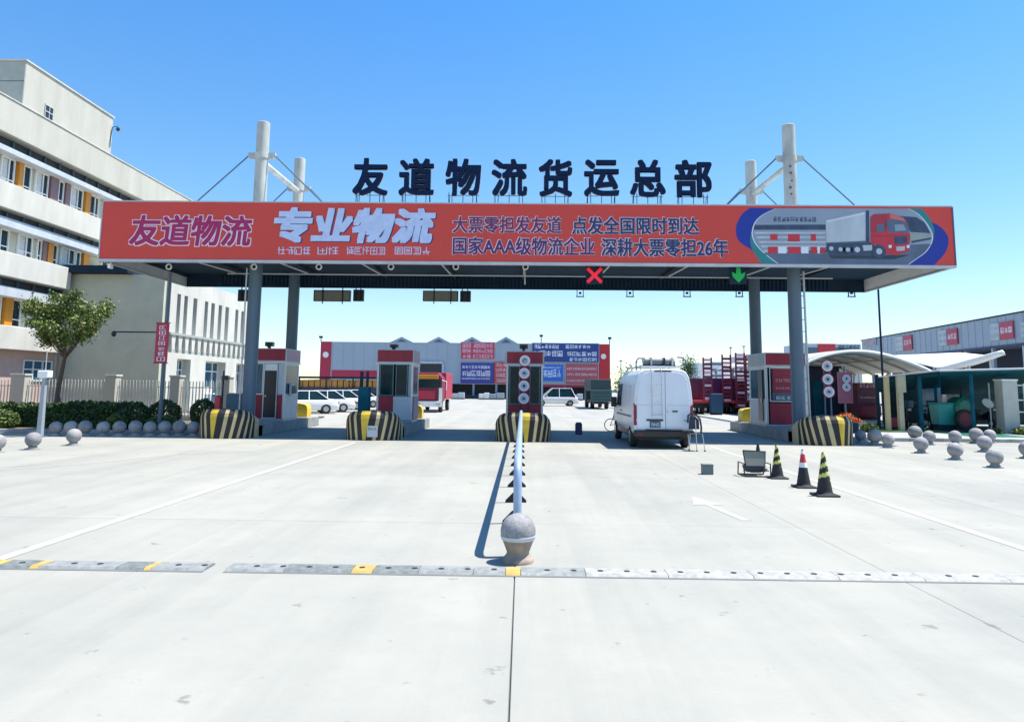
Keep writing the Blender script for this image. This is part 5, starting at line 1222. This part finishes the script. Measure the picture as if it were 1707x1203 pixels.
bill(824, 846, 603, 639, mat('bill_orange', (.48, .06, .05), .5), [(.1, .9, .78, .95, 3), (.1, .9, .55, .72, 3), (.1, .9, .3, .48, 3), (.1, .9, .06, .22, 3)], 'narrow orange red billboard just left of the centre booth', 120, M_glyphp)
bill(887, 998, 572, 603, M_signblue, [(.03, .40, .72, .95, 7), (.50, .88, .74, .93, 6), (.03, .46, .30, .60, 5), (.52, .97, .34, .56, 6), (.54, .97, .06, .24, 6)], 'wide navy billboard with rows of white characters at the top right', 130)
bill(903, 939, 607.5, 635, M_signblue2, [(.06, .9, .25, .70, 4), (.06, .9, .78, .86, 9)], 'small bright blue billboard under the wide navy one', 140)
bill(943, 997, 606, 640, mat('bill_rust', (.40, .09, .10), .55), [(.02, .96, .7, .82, 14), (.02, .96, .42, .54, 14), (.02, .96, .12, .22, 14)], 'rust red billboard with faint lines of print beside the bright blue one', 150, M_glyphp)
bx('red_stripe', WX(888), WX(985), Yw - .05, Yw - .003, WZ(940, 645), WZ(940, 641), M_signred, wh)
for k, (px, hh) in enumerate(((902, 10), (1017, 6), (532, 8))):
    t = thing('roof_lamp', ['short roof light pole above the wide navy billboard', 'small floodlight at the right end of the warehouse roof', 'small floodlight at the left end of the warehouse roof'][k], 'floodlight', (WX(px), Yw + .3, zt_))
    zz = WZ(px, 571 - hh); B().tube([(WX(px), Yw + .3, zt_), (WX(px), Yw + .3, zz)], .07, 6).build('pole', M_dark, t); bx('lamp_head', WX(px) - .25, WX(px) + .25, Yw, Yw + .4, zz, zz + .3, M_dark, t)
# white goods on the dock
for k, (px, w_, m_, nm) in enumerate(((764, 1.8, M_lgrey, 'rounded white bundle on the dock left of the centre booth'), (807, 1.5, M_white, 'white crate stack on the dock beside the centre booth'), (828, 2.2, M_grey, 'grey pallet load on the dock touching the centre booth'), (962, 1.6, M_lgrey, 'pale pallet load on the dock beside the green lorry'))):
    x = U(px, 660, Y=104).x; t = thing('pallet_load', nm, 'pallet load', (x, 104, 0)); bx('pallet', x - w_ * .5, x + w_ * .5, 103.5, 104.5, 0, .15, M_bark, t)
    for q in range(2): bx('carton', x - w_ / 2 + q * w_ / 2 + .02, x + q * w_ / 2 - .02, 103.6, 104.4, .153, .8 + .15 * q, m_, t, bevel=.04)

# ------------------------------------------------------------ red lorry behind booth two
p = gp(714, 50); t = thing('red_lorry', 'red lorry facing the gate beside the two windowed booth', 'lorry', p)
x, y = p[0], 50
z1 = U(714, 621, Y=50).z
w_ = .92
b = B(); b.poly([(x - w_, y + .1, .75), (x + w_, y + .1, .75), (x + w_, y + .1, z1 - .35), (x + w_ - .3, y + .12, z1), (x - w_ + .1, y + .12, z1), (x - w_, y + .1, z1 - .1)], (0, 2.0, 0)); b.build('cab', M_dred, t, bevel=.05)
bx('windscreen', x - w_ + .1, x + w_ - .12, y + .04, y + .085, 1.7, 2.25, M_glass, t); bx('visor', x - w_ + .05, x + w_ - .25, y - .1, y + .09, 2.3, 2.6, M_orange, t, bevel=.03)
bx('grille', x - .75, x + .45, y + .05, y + .09, .9, 1.5, M_signred, t); bx('bumper', x - w_, x + w_, y - .05, y + .08, .4, .78, M_white, t, bevel=.03)
bx('side_guard', x + w_ - .2, x + w_ + .02, y + .03, y + .09, .8, 1.68, M_white, t)
for s in (-1, 1): bx('headlight', x + s * .68 - .16, x + s * .68 + .16, y - .07, y - .053, .48, .66, M_lgrey, t); 
bx('cargo_box', x - w_ - .05, x + w_ + .05, y + 2.25, y + 7, .9, z1 + .05, M_signred, t, bevel=.03)
for s in (-1, 1):
    for yy in (y + 1.0, y + 5.5): wheel(t, x + s * .75, yy, .42, .25)
B().tube([(x + w_, y + .1, z1 - .5), (x + w_ + .32, y + .0, z1 - .6), (x + w_ + .32, y, z1 - 1.2)], .03).build('mirror_arm', M_white, t)

# dark green lorry rear
p = gp(1002, 62); t = thing('green_lorry', 'dark green covered lorry seen from behind left of the van', 'lorry', p); x, y = p[0], 62
z1 = U(1000, 632, Y=62).z; hw = (U(1018, 650, Y=62).x - U(984, 650, Y=62).x) / 2
bx('cargo_cover', x - hw, x + hw, y + .1, y + 6, 1.55, z1, M_truckgreen, t, bevel=.06); tg = bx('tailgate', x - hw - .02, x + hw + .06, y, y + .09, .62, 1.65, mat('tailgate_green', (.04, .10, .10), .5), t, bevel=.03)
for k in range(3): bx('rib', x - hw + .15, x + hw - .1, y - .03, y - .002, .8 + k * .27, .85 + k * .27, M_truckgreen, tg)
bx('chassis', x - hw + .2, x + hw - .2, y + .2, y + 7.5, .45, .75, M_black, t); bx('cab', x - hw + .1, x + hw - .1, y + 6.2, y + 7.8, .6, 2.3, M_truckgreen, t, bevel=.08)
for s in (-1, 1):
    bx('tail_lamp', x + s * (hw - .2) - .1, x + s * (hw - .2) + .1, y + .0, y + .05, .48, .58, M_tail, t)
    for yy in (y + 1.5, y + 6.8): wheel(t, x + s * (hw - .25), yy, .42, .32)

# ------------------------------------------------------------ low loaders with raised ramps
def ramp(par, px0, px1, py0, py1, Y):
    a = U(px0, py1, Y=Y); c_ = U(px1, py0, Y=Y); o = B()
    for xx in (a.x, c_.x - .09): o.box(xx, xx + .09, Y, Y + .15, a.z, c_.z)
    ra = o.build('loading_ramp', M_rampred, par)
    z_ = a.z + .1; k = 0
    while z_ < c_.z - .1:
        bx('rung', a.x + .093, c_.x - .093, Y + .02, Y + .12, z_, z_ + .16, M_rampred if k % 3 else M_glyphp, ra); z_ += .29; k += 1
def loader(label, x0, x1, Y, ramps, mcol):
    a = gp(x0, Y)[0]; c_ = gp(x1, Y)[0]; t = thing('low_loader', label, 'trailer', ((a + c_) / 2, Y, 0), 'low loader trailers in the yard')
    bx('deck', a, c_, Y + .2, Y + 9, .85, 1.05, M_redp, t); bx('deck_edge', a, c_, Y + .1, Y + .197, .92, 1.02, mat('deck_red', (.5, .08, .08), .5), t)
    bx('load_box', a + .05, c_ - .05, Y + 1.2, Y + 7, 1.053, U((x0 + x1) / 2, 630, Y=Y + 1).z, mcol, t, bevel=.03)
    n_ = max(2, int((c_ - a) / .42))
    for k in range(n_): bx('stake', a + .1 + k * (c_ - a - .25) / n_, a + .16 + k * (c_ - a - .25) / n_, Y + 1.13, Y + 1.197, 1.053, U(x0, 632, Y=Y).z - .05, M_dred, t)
    bx('under_frame', a + .2, c_ - .2, Y + .3, Y + 8.5, .5, .845, M_black, t)
    for q in (.35, c_ - a - .35):
        for yy in (1.5, 2.7): wheel(t, a + q, Y + yy, .42, .3)
    for r4 in ramps: ramp(t, *r4, Y - .2)
loader('purple low loader trailer with one raised red ramp right of the van', 1143, 1186, 50, [(1173, 1187, 596, 668)], M_purple)
loader('purple low loader trailer with one raised ramp in the middle of the three', 1188, 1222, 51.5, [(1205, 1219, 591, 671)], mat('load_violet', (.08, .02, .12), .5))
loader('dark low loader trailer with the tallest ramps beside the rear right column', 1224, 1256, 50.5, [(1228, 1242, 588, 680), (1244, 1257, 592, 660)], M_purple)
t = thing('blue_cab', 'blue covered load behind the ramps', 'covered load', gp(1198, 49)); q = gp(1198, 49)
t['label'] = 'dark blue covered load under the violet box between the two ramps'
bx('cover', q[0] - .42, q[0] + .36, 49.3, 50.0, .2, U(1198, 656, Y=49).z, mat('cover_blue', (.015, .06, .12), .6), t, bevel=.04); bx('base', q[0] - .38, q[0] + .32, 49.35, 49.9, 0, .197, M_black, t)

# distant buildings between
def far_block(px0, px1, py0, Y, label, m=M_far, floors=6, depth=12, red=None):
    a = U(px0, 640, Y=Y).x; c_ = U(px1, 640, Y=Y).x; z1 = U((px0 + px1) / 2, py0, Y=Y).z
    t = thing('distant_building', label, 'building', ((a + c_) / 2, Y, 0)); bx('wall', a, c_, Y, Y + depth, 0, z1, m, t)
    for k in range(floors):
        z_ = z1 * (k + .45) / floors; bx('window_band', a + (c_ - a) * .06, c_ - (c_ - a) * .06, Y - .06, Y - .003, z_, z_ + z1 / floors * .35, M_steel if m is not M_far else mat('far_glass_haze', (.26, .38, .48), .4), t)  # hazed blocks get paler window bands, haze painted in as well
    return t, a, c_, z1
far_block(1186, 1206, 603, 160, 'pale striped low building behind the raised ramps', M_white, 6)
far_block(1221, 1229, 606, 165, 'narrow pale building between the middle and tallest ramps', M_white, 6)
far_block(1243, 1262, 592, 170, 'pale patterned building beside the rear right column', M_lgrey, 9)
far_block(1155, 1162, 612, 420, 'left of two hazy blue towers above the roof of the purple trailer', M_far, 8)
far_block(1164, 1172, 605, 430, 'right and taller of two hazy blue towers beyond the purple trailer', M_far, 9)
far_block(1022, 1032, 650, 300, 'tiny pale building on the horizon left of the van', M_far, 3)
t, a, c_, z1 = far_block(1340, 1438, 573, 140, 'distant pale block with a red panel left of the right warehouse', M_lgrey, 3, 10)
xx = lambda px: U(px, 600, Y=140).x
bx('red_panel', xx(1364), xx(1393), 139.85, 139.93, U(1378, 590, Y=140).z, z1, M_redp, t)
b = B(); glyphs(b, xx(1398), xx(1434), U(1415, 587, Y=140).z, U(1415, 576, Y=140).z, 139.9, 6, 31, t=.22); b.build('lettering', M_teal, t)
# tree clump and masts far away
for k, (px, py, Y, w_, lb) in enumerate(((1046, 632, 90, 1.6, 'hazy green tree just left of the van'), (1147, 606, 120, 1.5, 'narrow grey green tree above the right shoulder of the van'))):
    c_ = U(px, py, Y=Y); t = thing('distant_tree', lb, 'tree', (c_.x, Y, 0)); r = random.Random(k)
    B().tube([(c_.x, Y, 0), (c_.x, Y, c_.z - .6)], [.15, .08], 6).build('trunk', M_bark, t)
    pts = [((c_.x + r.gauss(0, .45) * w_, Y + r.gauss(0, .5) * w_, c_.z - .9 + r.gauss(0, .6) * w_), r.choice([0, 1, 1])) for _ in range(1400)]
    leafmesh('crown', pts, .16, LM, t, r)
for k, (px, py, Y, lb) in enumerate(((1035, 602, 100, 'thin lamp mast left of the van'), (1151, 598, 100, 'thin mast right of the van roof'), (1218, 580, 100, 'thin mast above the middle ramp'), (1240, 578, 100, 'thin mast above the tallest ramp'))):
    x = U(px, py, Y=Y).x; zz = U(px, py, Y=Y).z; t = thing('thin_mast', lb, 'mast', (x, Y, 0)); B().tube([(x, Y, 0), (x, Y, zz)], [.09, .05], 6).build('pole', M_dark, t); bx('mast_head', x - .2, x + .2, Y - .1, Y + .1, zz, zz + .12, M_dark, t)

# ------------------------------------------------------------ right warehouse
P1 = Vector((44.72, 60.0, 0)); P2 = Vector((49.3, 105.4, 0)); dv = (P2 - P1).normalized()
ang = math.atan2(dv.y, dv.x) + math.pi          # local +x runs toward the camera, local -y faces left
rw = thing('right_warehouse', 'grey clad warehouse with magenta and white signs on the far right', 'warehouse', (0, 0, 0))
Lw = (P2 - P1).length
# local frame: x from far end (0) to near end, y=0 facade plane, body to +y
bx('wall', 0, Lw + 14, 0, 22, 6.2, 9.0, M_clad, rw); bx('roof_edge', -.1, Lw + 14, -.12, 22.1, 9.003, 9.12, M_dark, rw)
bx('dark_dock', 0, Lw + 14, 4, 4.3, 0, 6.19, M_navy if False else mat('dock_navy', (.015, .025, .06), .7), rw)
bx('lower_edge', 0, Lw + 14, -.1, -.003, 6.05, 6.25, M_navy, rw)
k = 3.0
while k < Lw + 12: bx('dock_column', k, k + .28, .1, .4, 0, 6.04, M_lgrey, rw); k += 5.2
k = .8
while k < Lw + 13: bx('cladding_rib', k, k + .06, -.03, -.003, 6.27, 8.98, M_clad, rw); k += 1.4
rw.location = P2; rw.rotation_euler = (0, 0, ang)
inv = Matrix.Rotation(-ang, 3, 'Z')
def wall_hit(px, py):
    n_ = Vector((-dv.y, dv.x, 0)); d_ = cam_rot @ Vector(((px - CX) / F, -(py - CY) / F, -1)); o = Vector((0, 0, EYE)); t_ = (P2 - o).dot(n_) / d_.dot(n_); return inv @ (o + d_ * t_ - P2)
for k, (pw0, pw1, pm0, pm1, ya, yb, lb) in enumerate(((1495, 1507, 1508, 1522, 560, 584, 'white and magenta wall sign, farthest clear one on the right warehouse'), (1567, 1580, 1581, 1598, 549, 575, 'white and magenta wall sign in the middle of the right warehouse'), (1653, 1668, 1669, 1692, 537, 566, 'white and magenta wall sign, largest and nearest on the right warehouse'), (1704, 1716, 1718, 1738, 535, 560, 'white and magenta wall sign cut by the right edge of the photo'))):
    t = thing('wall_sign', lb, 'wall sign', (0, 0, 0), 'wall signs on the right warehouse')
    A_ = wall_hit(pw0, (ya + yb) / 2); A2 = wall_hit(pw1, (ya + yb) / 2); Bq = wall_hit(pm0, (ya + yb) / 2); B2_ = wall_hit(pm1, (ya + yb) / 2); zh_ = wall_hit((pw0 + pm1) / 2, ya).z; zl = wall_hit((pw0 + pm1) / 2, yb).z
    w1 = bx('white_panel', A_.x, A2.x, -.16, -.06, zl, zh_, M_lgrey, t); bx('red_panel', Bq.x, B2_.x, -.16, -.06, zl, zh_, M_signpink, t)
    b = B(); glyphs(b, A_.x + .1, A2.x - .1, zl + .2 * (zh_ - zl), zl + .4 * (zh_ - zl), -.16, 3, k); glyphs(b, A_.x + .1, A2.x - .1, zl + .6 * (zh_ - zl), zl + .8 * (zh_ - zl), -.16, 3, k + 9); b.build('lettering', M_grey, t)
    b = B(); glyphs(b, Bq.x + .15, B2_.x - .15, zl + .35 * (zh_ - zl), zl + .68 * (zh_ - zl), -.16, 3, k + 5, t=.2); b.build('lettering', M_glyph, t)
    t.location = P2; t.rotation_euler = (0, 0, ang)
t = thing('wall_sign', 'faint pink lettered sign at the far end of the right warehouse', 'wall sign', (0, 0, 0), 'wall signs on the right warehouse')
A_ = wall_hit(1440, 575); A2 = wall_hit(1462, 573); zz = wall_hit(1450, 571).z
bx('backing', A_.x, A2.x, -.12, -.06, zz - .5, zz + .5, M_clad, t); b = B(); glyphs(b, A_.x, A2.x, zz - .4, zz + .4, -.12, 4, 77); b.build('lettering', M_signpink, t)
t.location = P2; t.rotation_euler = (0, 0, ang)

# ------------------------------------------------------------ curved membrane canopy
ac = thing('arched_canopy', 'beige membrane canopy on curved ribs behind the right striped cushion', 'canopy', (20, 50, 0))
def arch(Y, f):   # X,Z along the arc
    k0 = U(1338, 605, Y=40).x; k1 = U(1556, 619, Y=40).x; x = k0 + (k1 - k0) * f
    zt0 = U(1338, 606, Y=40).z; zpk = U(1435, 583, Y=40).z; zt1 = U(1556, 619, Y=40).z
    z_ = zt0 * (1 - f) + zt1 * f; pk = zpk - (zt0 * .55 + zt1 * .45)
    return (x, Y, z_ + pk * math.sin(math.pi * f ** .9) ** .9)
ys_ = [40 + 2.3 * k for k in range(9)]
b = B(); N = 16
b.rings([[arch(Y, k / N) for k in range(N + 1)] for Y in ys_], caps=False, closed=False); mm = b.build('membrane', M_membr, ac, smooth=True)
so_ = mm.modifiers.new('thickness', 'SOLIDIFY'); so_.thickness = .03; so_.offset = 1
for k, Y in enumerate(ys_):
    B().tube([(lambda q: (q[0], q[1], q[2] - .08))(arch(Y, j / N)) for j in range(N + 1)], .055 if k else .09, 6).build('arch_rib', M_white if k == 0 else M_greyw, ac, smooth=True)
for f in (.28, .5, .72): B().tube([(lambda q: (q[0], q[1], q[2] - .15))(arch(Y, f)) for Y in ys_], .04, 6).build('purlin', M_greyw, ac)
for f in (.02, .98):
    for Y in ys_[::2]: q = arch(Y, f); B().tube([(q[0], Y, 0), (q[0], Y, q[2] - .1)], .08, 8).build('column', M_band, ac, smooth=True)
for px in (1405, 1415, 1425, 1433): x = U(px, 650, Y=52).x; B().tube([(x, 52, 0), (x, 52, 3.4)], .09, 8).build('column', M_band, ac)
# dark stalls below
p0 = U(1345, 612, Y=46).x; t = thing('dark_shed', 'dark navy shed under the left part of the beige canopy', 'shed', (p0, 46, 0))
bx('wall', U(1349, 640, Y=46).x, U(1400, 640, Y=46).x, 46, 50, 0, 3.2, mat('dock_navy', (0, 0, 0)), t); bx('door', U(1355, 640, Y=46).x, U(1370, 640, Y=46).x, 45.93, 45.997, 0, 2.4, M_teal, t); bx('roof', U(1347, 640, Y=46).x, U(1402, 640, Y=46).x, 45.8, 50.1, 3.203, 3.32, M_dark, t)
a = U(1430, 650, Y=44); c_ = U(1462, 650, Y=44); t = thing('maroon_kiosk', 'maroon kiosk with faint print under the right end of the beige canopy', 'kiosk', (a.x, 44, 0))
bx('wall', a.x, c_.x, 44, 46.5, 0, U(1445, 638, Y=44).z, mat('maroon', (.10, .03, .045), .6), t); b = B(); glyphs(b, a.x + .1, c_.x - .1, 2.0, 2.3, 43.998, 5, 6); glyphs(b, a.x + .1, c_.x - .1, 1.35, 1.45, 43.998, 5, 7); b.build('lettering', M_glyphp, t); bx('counter', a.x, c_.x, 43.6, 43.997, .3, .9, M_dred, t)
# tall pole by the arch
x = U(1472, 640, Y=33).x; t = thing('lamp_mast', 'tall thin dark mast at the left corner of the green shelter', 'mast', (x, 33, 0))
B().tube([(x, 33, 0), (x, 33, U(1470, 455, Y=33).z + 2)], [.05, .04], 10).build('pole', M_dark, t, smooth=True); bx('base_plate', x - .15, x + .15, 32.85, 33.15, .08, .11, M_steel, t)
# orange cover
p = U(1410, 694, Y=30); t = thing('flower_trough', 'low trough of bright orange flowers behind the right striped cushion', 'flowers', (p.x, 30, 0))
bx('trough', p.x - .45, p.x + .45, 29.85, 30.2, .08, .50, M_dark, t, bevel=.02)
r = random.Random(8); pts = []
while len(pts) < 900:
    u, v = r.uniform(-1, 1), r.gauss(0, .35); pts.append(((p.x + u * .55, 30 + v * .5, .5 + (1 - u * u) * .36 * r.uniform(.3, 1) + .05 * math.sin(u * 9)), r.choices([0, 1, 2], [7, 2, 1])[0]))
leafmesh('blossoms', pts, .045, [M_orangeb, M_redp, M_leaf], t, r)

# white wing sails
zz = lambda px, py, Y: U(px, py, Y=Y)
t = thing('sail_roof', 'white tensile sail roof with two wings above the green shelter', 'sail roof', zz(1555, 613, 47))
V0 = [zz(1506, 597, 47), zz(1553, 614, 47), zz(1560, 600, 56), zz(1545, 592, 56)]
def quadstrip(A, B_, n=10, sag=.2):
    b = B(); rs = []
    for k in range(n + 1):
        f = k / n; p = A[0].lerp(A[1], f); q = B_[0].lerp(B_[1], f); rs.append([p.lerp(q, j / 6) - Vector((0, 0, sag * math.sin(math.pi * j / 6) * math.sin(math.pi * f))) for j in range(7)])
    b.rings(rs, caps=False, closed=False); return b
o = quadstrip((zz(1480, 593, 58), zz(1560, 613, 46)), (zz(1600, 588, 60), zz(1640, 592, 58))).build('sail', M_white, t, smooth=True); m_ = o.modifiers.new('thickness', 'SOLIDIFY'); m_.thickness = .03
o = quadstrip((zz(1560, 613.5, 46), zz(1671, 583, 44)), (zz(1568, 610, 50), zz(1674, 586, 52))).build('sail', M_white, t, smooth=True); m_ = o.modifiers.new('thickness', 'SOLIDIFY'); m_.thickness = .25
for px, py in ((1615, 601), (1650, 592), (1557, 612)): q = zz(px, py, 47); B().tube([(q.x, 47, 0), (q.x, 47, q.z)], .07, 8).build('column', M_lgrey, t)

# ------------------------------------------------------------ green shelter
gs = thing('green_shelter', 'low shelter with drooping teal roof sheets beside the white fence pillar', 'shelter', (22, 35, 0))
Ys = 32.6
A0 = U(1462, 629, Y=Ys); A1 = U(1566, 618, Y=Ys - 1.5); A2_ = U(1760, 613, Y=Ys - 2)
B().tube([A0, A1, A2_], .045, 8).build('front_beam', M_pipe, gs)
B().tube([A0 - Vector((0, 0, .07)), A1 - Vector((0, 0, .07))], .06, 8).build('edge_beam', M_dark, gs)
def sag_roof(p, q, back, drop, n=12):
    b = B(); rs = []
    for k in range(n + 1):
        a = p.lerp(q, k / n); row = []
        for j in range(9):
            f = j / 8; row.append(a + Vector((a.x / a.y * back * f, back * f, -drop * f - .13 * abs(math.sin(4 * math.pi * f)) * 1)))
        rs.append(row)
    b.rings(rs, caps=False, closed=False); return b
o = sag_roof(A0, A1, 7, .6).build('roof_sheet', M_teal, gs, smooth=True); o.modifiers.new('t', 'SOLIDIFY').thickness = .02
o = sag_roof(A1, A2_, 7, 1.0).build('roof_sheet', M_teal, gs, smooth=True); o.modifiers.new('t', 'SOLIDIFY').thickness = .02
for px, y_, m_, r_ in ((1463, 32.6, M_dark, .08), (1480, 34.5, M_teal, .06), (1529, 32.2, M_dark, .05), (1534, 31.9, M_teal, .09), (1560, 36, M_teal, .07), (1620, 31.0, M_teal, .08), (1602, 36, M_teal, .06)):
    x = U(px, 660, Y=y_).x; B().tube([(x, y_, .05), (x, y_, U(px, 624, Y=y_).z)], r_, 8).build('post', m_, gs)
bx('shade_backing', U(1470, 650, Y=39.5).x, U(1760, 650, Y=39.5).x, 39.5, 39.6, 0, 2.3, mat('shade_green', (.008, .03, .028), .9), gs)  # dark sheet added at the back to darken the shelter's interior
bx('shade_sheet', U(1466, 720, Y=33).x, U(1760, 720, Y=31).x, 32.0, 39.4, .081, .088, mat('shade_green', (0, 0, 0)), gs); bx('floor_mat', U(1560, 720, Y=31).x, U(1650, 720, Y=31).x, 28.4, 38, .083, .095, M_green, gs)  # dark sheet added over the ground to deepen the shade under the roof
x = U(1480, 660, Y=31.6).x; bx('cream_post', x - .09, x + .09, 31.6, 31.75, .08, 2.45, M_yel, gs)
x = U(1502, 660, Y=31.4).x; bx('cream_post', x - .1, x + .1, 31.4, 31.6, .08, 2.45, mat('post_beige', (.42, .38, .26), .7), gs); bx('notice_box', x - .18, x + .2, 31.33, 31.397, 1.75, 2.5, mat('post_beige', (0, 0, 0)), gs)
p = U(1574, 700, Y=32.5); t = thing('turquoise_bin', 'turquoise rectangular bin inside the green shelter', 'bin', (p.x, 32.5, .08))
b = B(); b.add([(p.x - .40, 32.2, .35), (p.x + .40, 32.2, .35), (p.x + .40, 32.8, .35), (p.x - .40, 32.8, .35), (p.x - .46, 32.12, 1.25), (p.x + .46, 32.12, 1.25), (p.x + .46, 32.88, 1.25), (p.x - .46, 32.88, 1.25)], [(0, 3, 2, 1), (4, 5, 6, 7), (0, 1, 5, 4), (1, 2, 6, 5), (2, 3, 7, 6), (3, 0, 4, 7)]); b.build('bin_body', M_green2, t, bevel=.03)
bx('lid', p.x - .48, p.x + .48, 32.1, 32.9, 1.253, 1.31, M_green2, t, bevel=.02); bx('stand', p.x - .38, p.x + .38, 32.25, 32.75, .085, .347, M_dark, t)
p = U(1605, 700, Y=32.2); t = thing('green_cart', 'round bodied green cart with a dark red wheel inside the shelter', 'cart', (p.x, 32.2, .08))
b = B(); rs = []
for k, (yy, s_) in enumerate(((-.5, .7), (-.4, .95), (.3, 1), (.5, .8))): rs.append([(p.x + .42 * s_ * math.cos(q), 32.4 + yy, 1.1 + .48 * s_ * math.sin(q)) for q in [2 * math.pi * j / 20 for j in range(20)]])
b.rings(rs).build('tank_body', M_green, t, smooth=True); B().disc((p.x - .12, 31.75, .62), .42, .16, 24, ri=.3).build('wheel', M_black, t, smooth=True)
B().disc((p.x - .12, 31.78, .62), .3, .08, 20).build('wheel_disc', M_dred, t); B().tube([(p.x + .3, 32.3, .1), (p.x + .3, 32.3, .8)], .04).build('leg', M_green, t)
for k, (px, w_, h_, z_, Y, lb) in enumerate(((1555, .5, 1.1, 1.0, 38, 'pale grey parcel locker behind the turquoise bin'), (1590, .35, .8, 1.1, 38, 'pale panel behind the green cart'))):
    x = U(px, 660, Y=Y).x; t = thing('pale_locker', lb, 'locker', (x, Y, .08)); bx('locker_body', x - w_, x + w_, Y, Y + .5, .08, z_ + h_, M_lgrey, t, bevel=.02); bx('locker_door', x - w_ + .05, x + w_ - .05, Y - .02, Y - .002, .5, z_ + h_ - .1, M_grey, t)
p = U(1645, 672, Y=33.5); t = thing('satellite_dish', 'white oval dish on a thin pole inside the shelter', 'dish', (p.x, 33.5, 1))
b = B(); b.rings([[(p.x + .26 * k_ * math.cos(q) + .05, 33.5 + d_, p.z + .2 * k_ * math.sin(q) - .08 * math.cos(q)) for q in [2 * math.pi * j / 18 for j in range(18)]] for k_, d_ in ((1, 0), (.6, .06), (.1, .09))]).build('dish', M_white, t, smooth=True)
B().tube([(p.x + .2, 33.6, .08), (p.x + .2, 33.6, 2.6)], .03).build('pole', M_white, t)
for k, (px, lb) in enumerate(((1497, 'red lower panel nearer the dark left post of the shelter'),)):
    x = U(px, 690, Y=33).x; t = thing('shrub_planter', 'red planter box low between the left posts of the shelter', 'planter', (x, 33, .08)); bx('planter_box', x - .5, x + .3, 33, 33.3, .2, .6, M_signred, t); bx('soil', x - .46, x + .26, 33.04, 33.26, .603, .62, M_soil, t); bx('stand', x - .4, x + .2, 33.05, 33.25, .08, .197, M_dark, t)
# motor scooters inside shelter (dark)
sc0 = None
for k, (px, Y, lb) in enumerate(((1512, 34.5, 'dark electric scooter parked left of the pale lockers'), (1542, 35, 'dark electric scooter parked behind the centre post of the shelter'), (1636, 36, 'dark electric scooter parked under the sheets near the white pillar'))):
    x = U(px, 680, Y=Y).x
    if sc0 is None:
        sc0 = thing('motor_scooter', lb, 'scooter', (0, 0, 0), 'electric scooters in the shelter'); t = sc0
        for yy in (-.6, .6):
            w3 = B().disc((-.05, yy, .22), .22, .1, 20, axis='x').build('wheel', M_black, t, smooth=True); B().disc((-.06, yy, .22), .1, .12, 14, axis='x').build('rim', M_chrome, w3)
        b = B().poly([(-.12, .5, .35), (-.12, .75, .9), (-.12, .65, 1.0), (-.12, .4, .4), (-.12, -.1, .35), (-.12, -.2, .7), (-.12, -.8, .75), (-.12, -.75, .35)][::-1], (.24, 0, 0)); b.build('body_shell', M_dblue, t, bevel=.03)
        bx('seat', -.13, .13, -.8, -.15, .76, .84, M_black, t, bevel=.03); B().tube([(-.32, .52, 1.05), (0, .62, 1.02), (.32, .52, 1.05)], .02).build('handlebar', M_black, t); bx('headlight', -.07, .07, .72, .8, .82, .94, M_lgrey, t, bevel=.02)
        bx('mirror', -.36, -.26, .5, .53, 1.15, 1.25, M_blackp, t); bx('windscreen', -.18, .18, .72, .735, .98, 1.3, M_glassb, t)
        t.location = (x, Y, .08); t.rotation_euler = (0, 0, R_(160))
    else: dup(sc0, None, (x, Y, .08), lb, rz=R_(150 + 20 * k))

# right white fence
Yf2 = 31.2
fr = thing('white_fence', 'white metal bar fence with a square cream pillar at the right edge', 'fence', (21, Yf2, 0))
a = U(1665, 650, Y=Yf2).x; c_ = U(1690, 650, Y=Yf2).x; zt2 = U(1677, 635, Y=Yf2).z
po = bx('pillar', a, c_, Yf2 - .25, Yf2 + .3, .0, zt2, mat('pillar_cream', (.50, .48, .42), .8, var=.1), fr, bevel=.02); bx('pillar_cap', a - .03, c_ + .03, Yf2 - .28, Yf2 + .33, zt2 + .003, zt2 + .08, M_white, po, bevel=.02)
x = c_ + .1
while x < c_ + 6: bx('vertical_bar', x, x + .05, Yf2 - .02, Yf2 + .03, .15, zt2 - .1, M_white, fr); x += .30
for z_ in (.35, .95, 1.45, zt2 - .2): bx('fence_rail', c_ + .003, c_ + 6, Yf2 + .035, Yf2 + .075, z_, z_ + .05, M_white, fr)
B2(1690, 1740, 712, 30.2, 'green grassy shrub at the foot of the white fence pillar', (1, 4, 5, 0), 1500)
B2(1652, 1668, 714, 30.4, 'dark low shrub left of the white fence pillar', (4, 3, 0, 0), 900)
B2(1434, 1462, 706, 30.8, 'low green shrub between the orange heap and the shelter', (1, 4, 3, 0), 900)
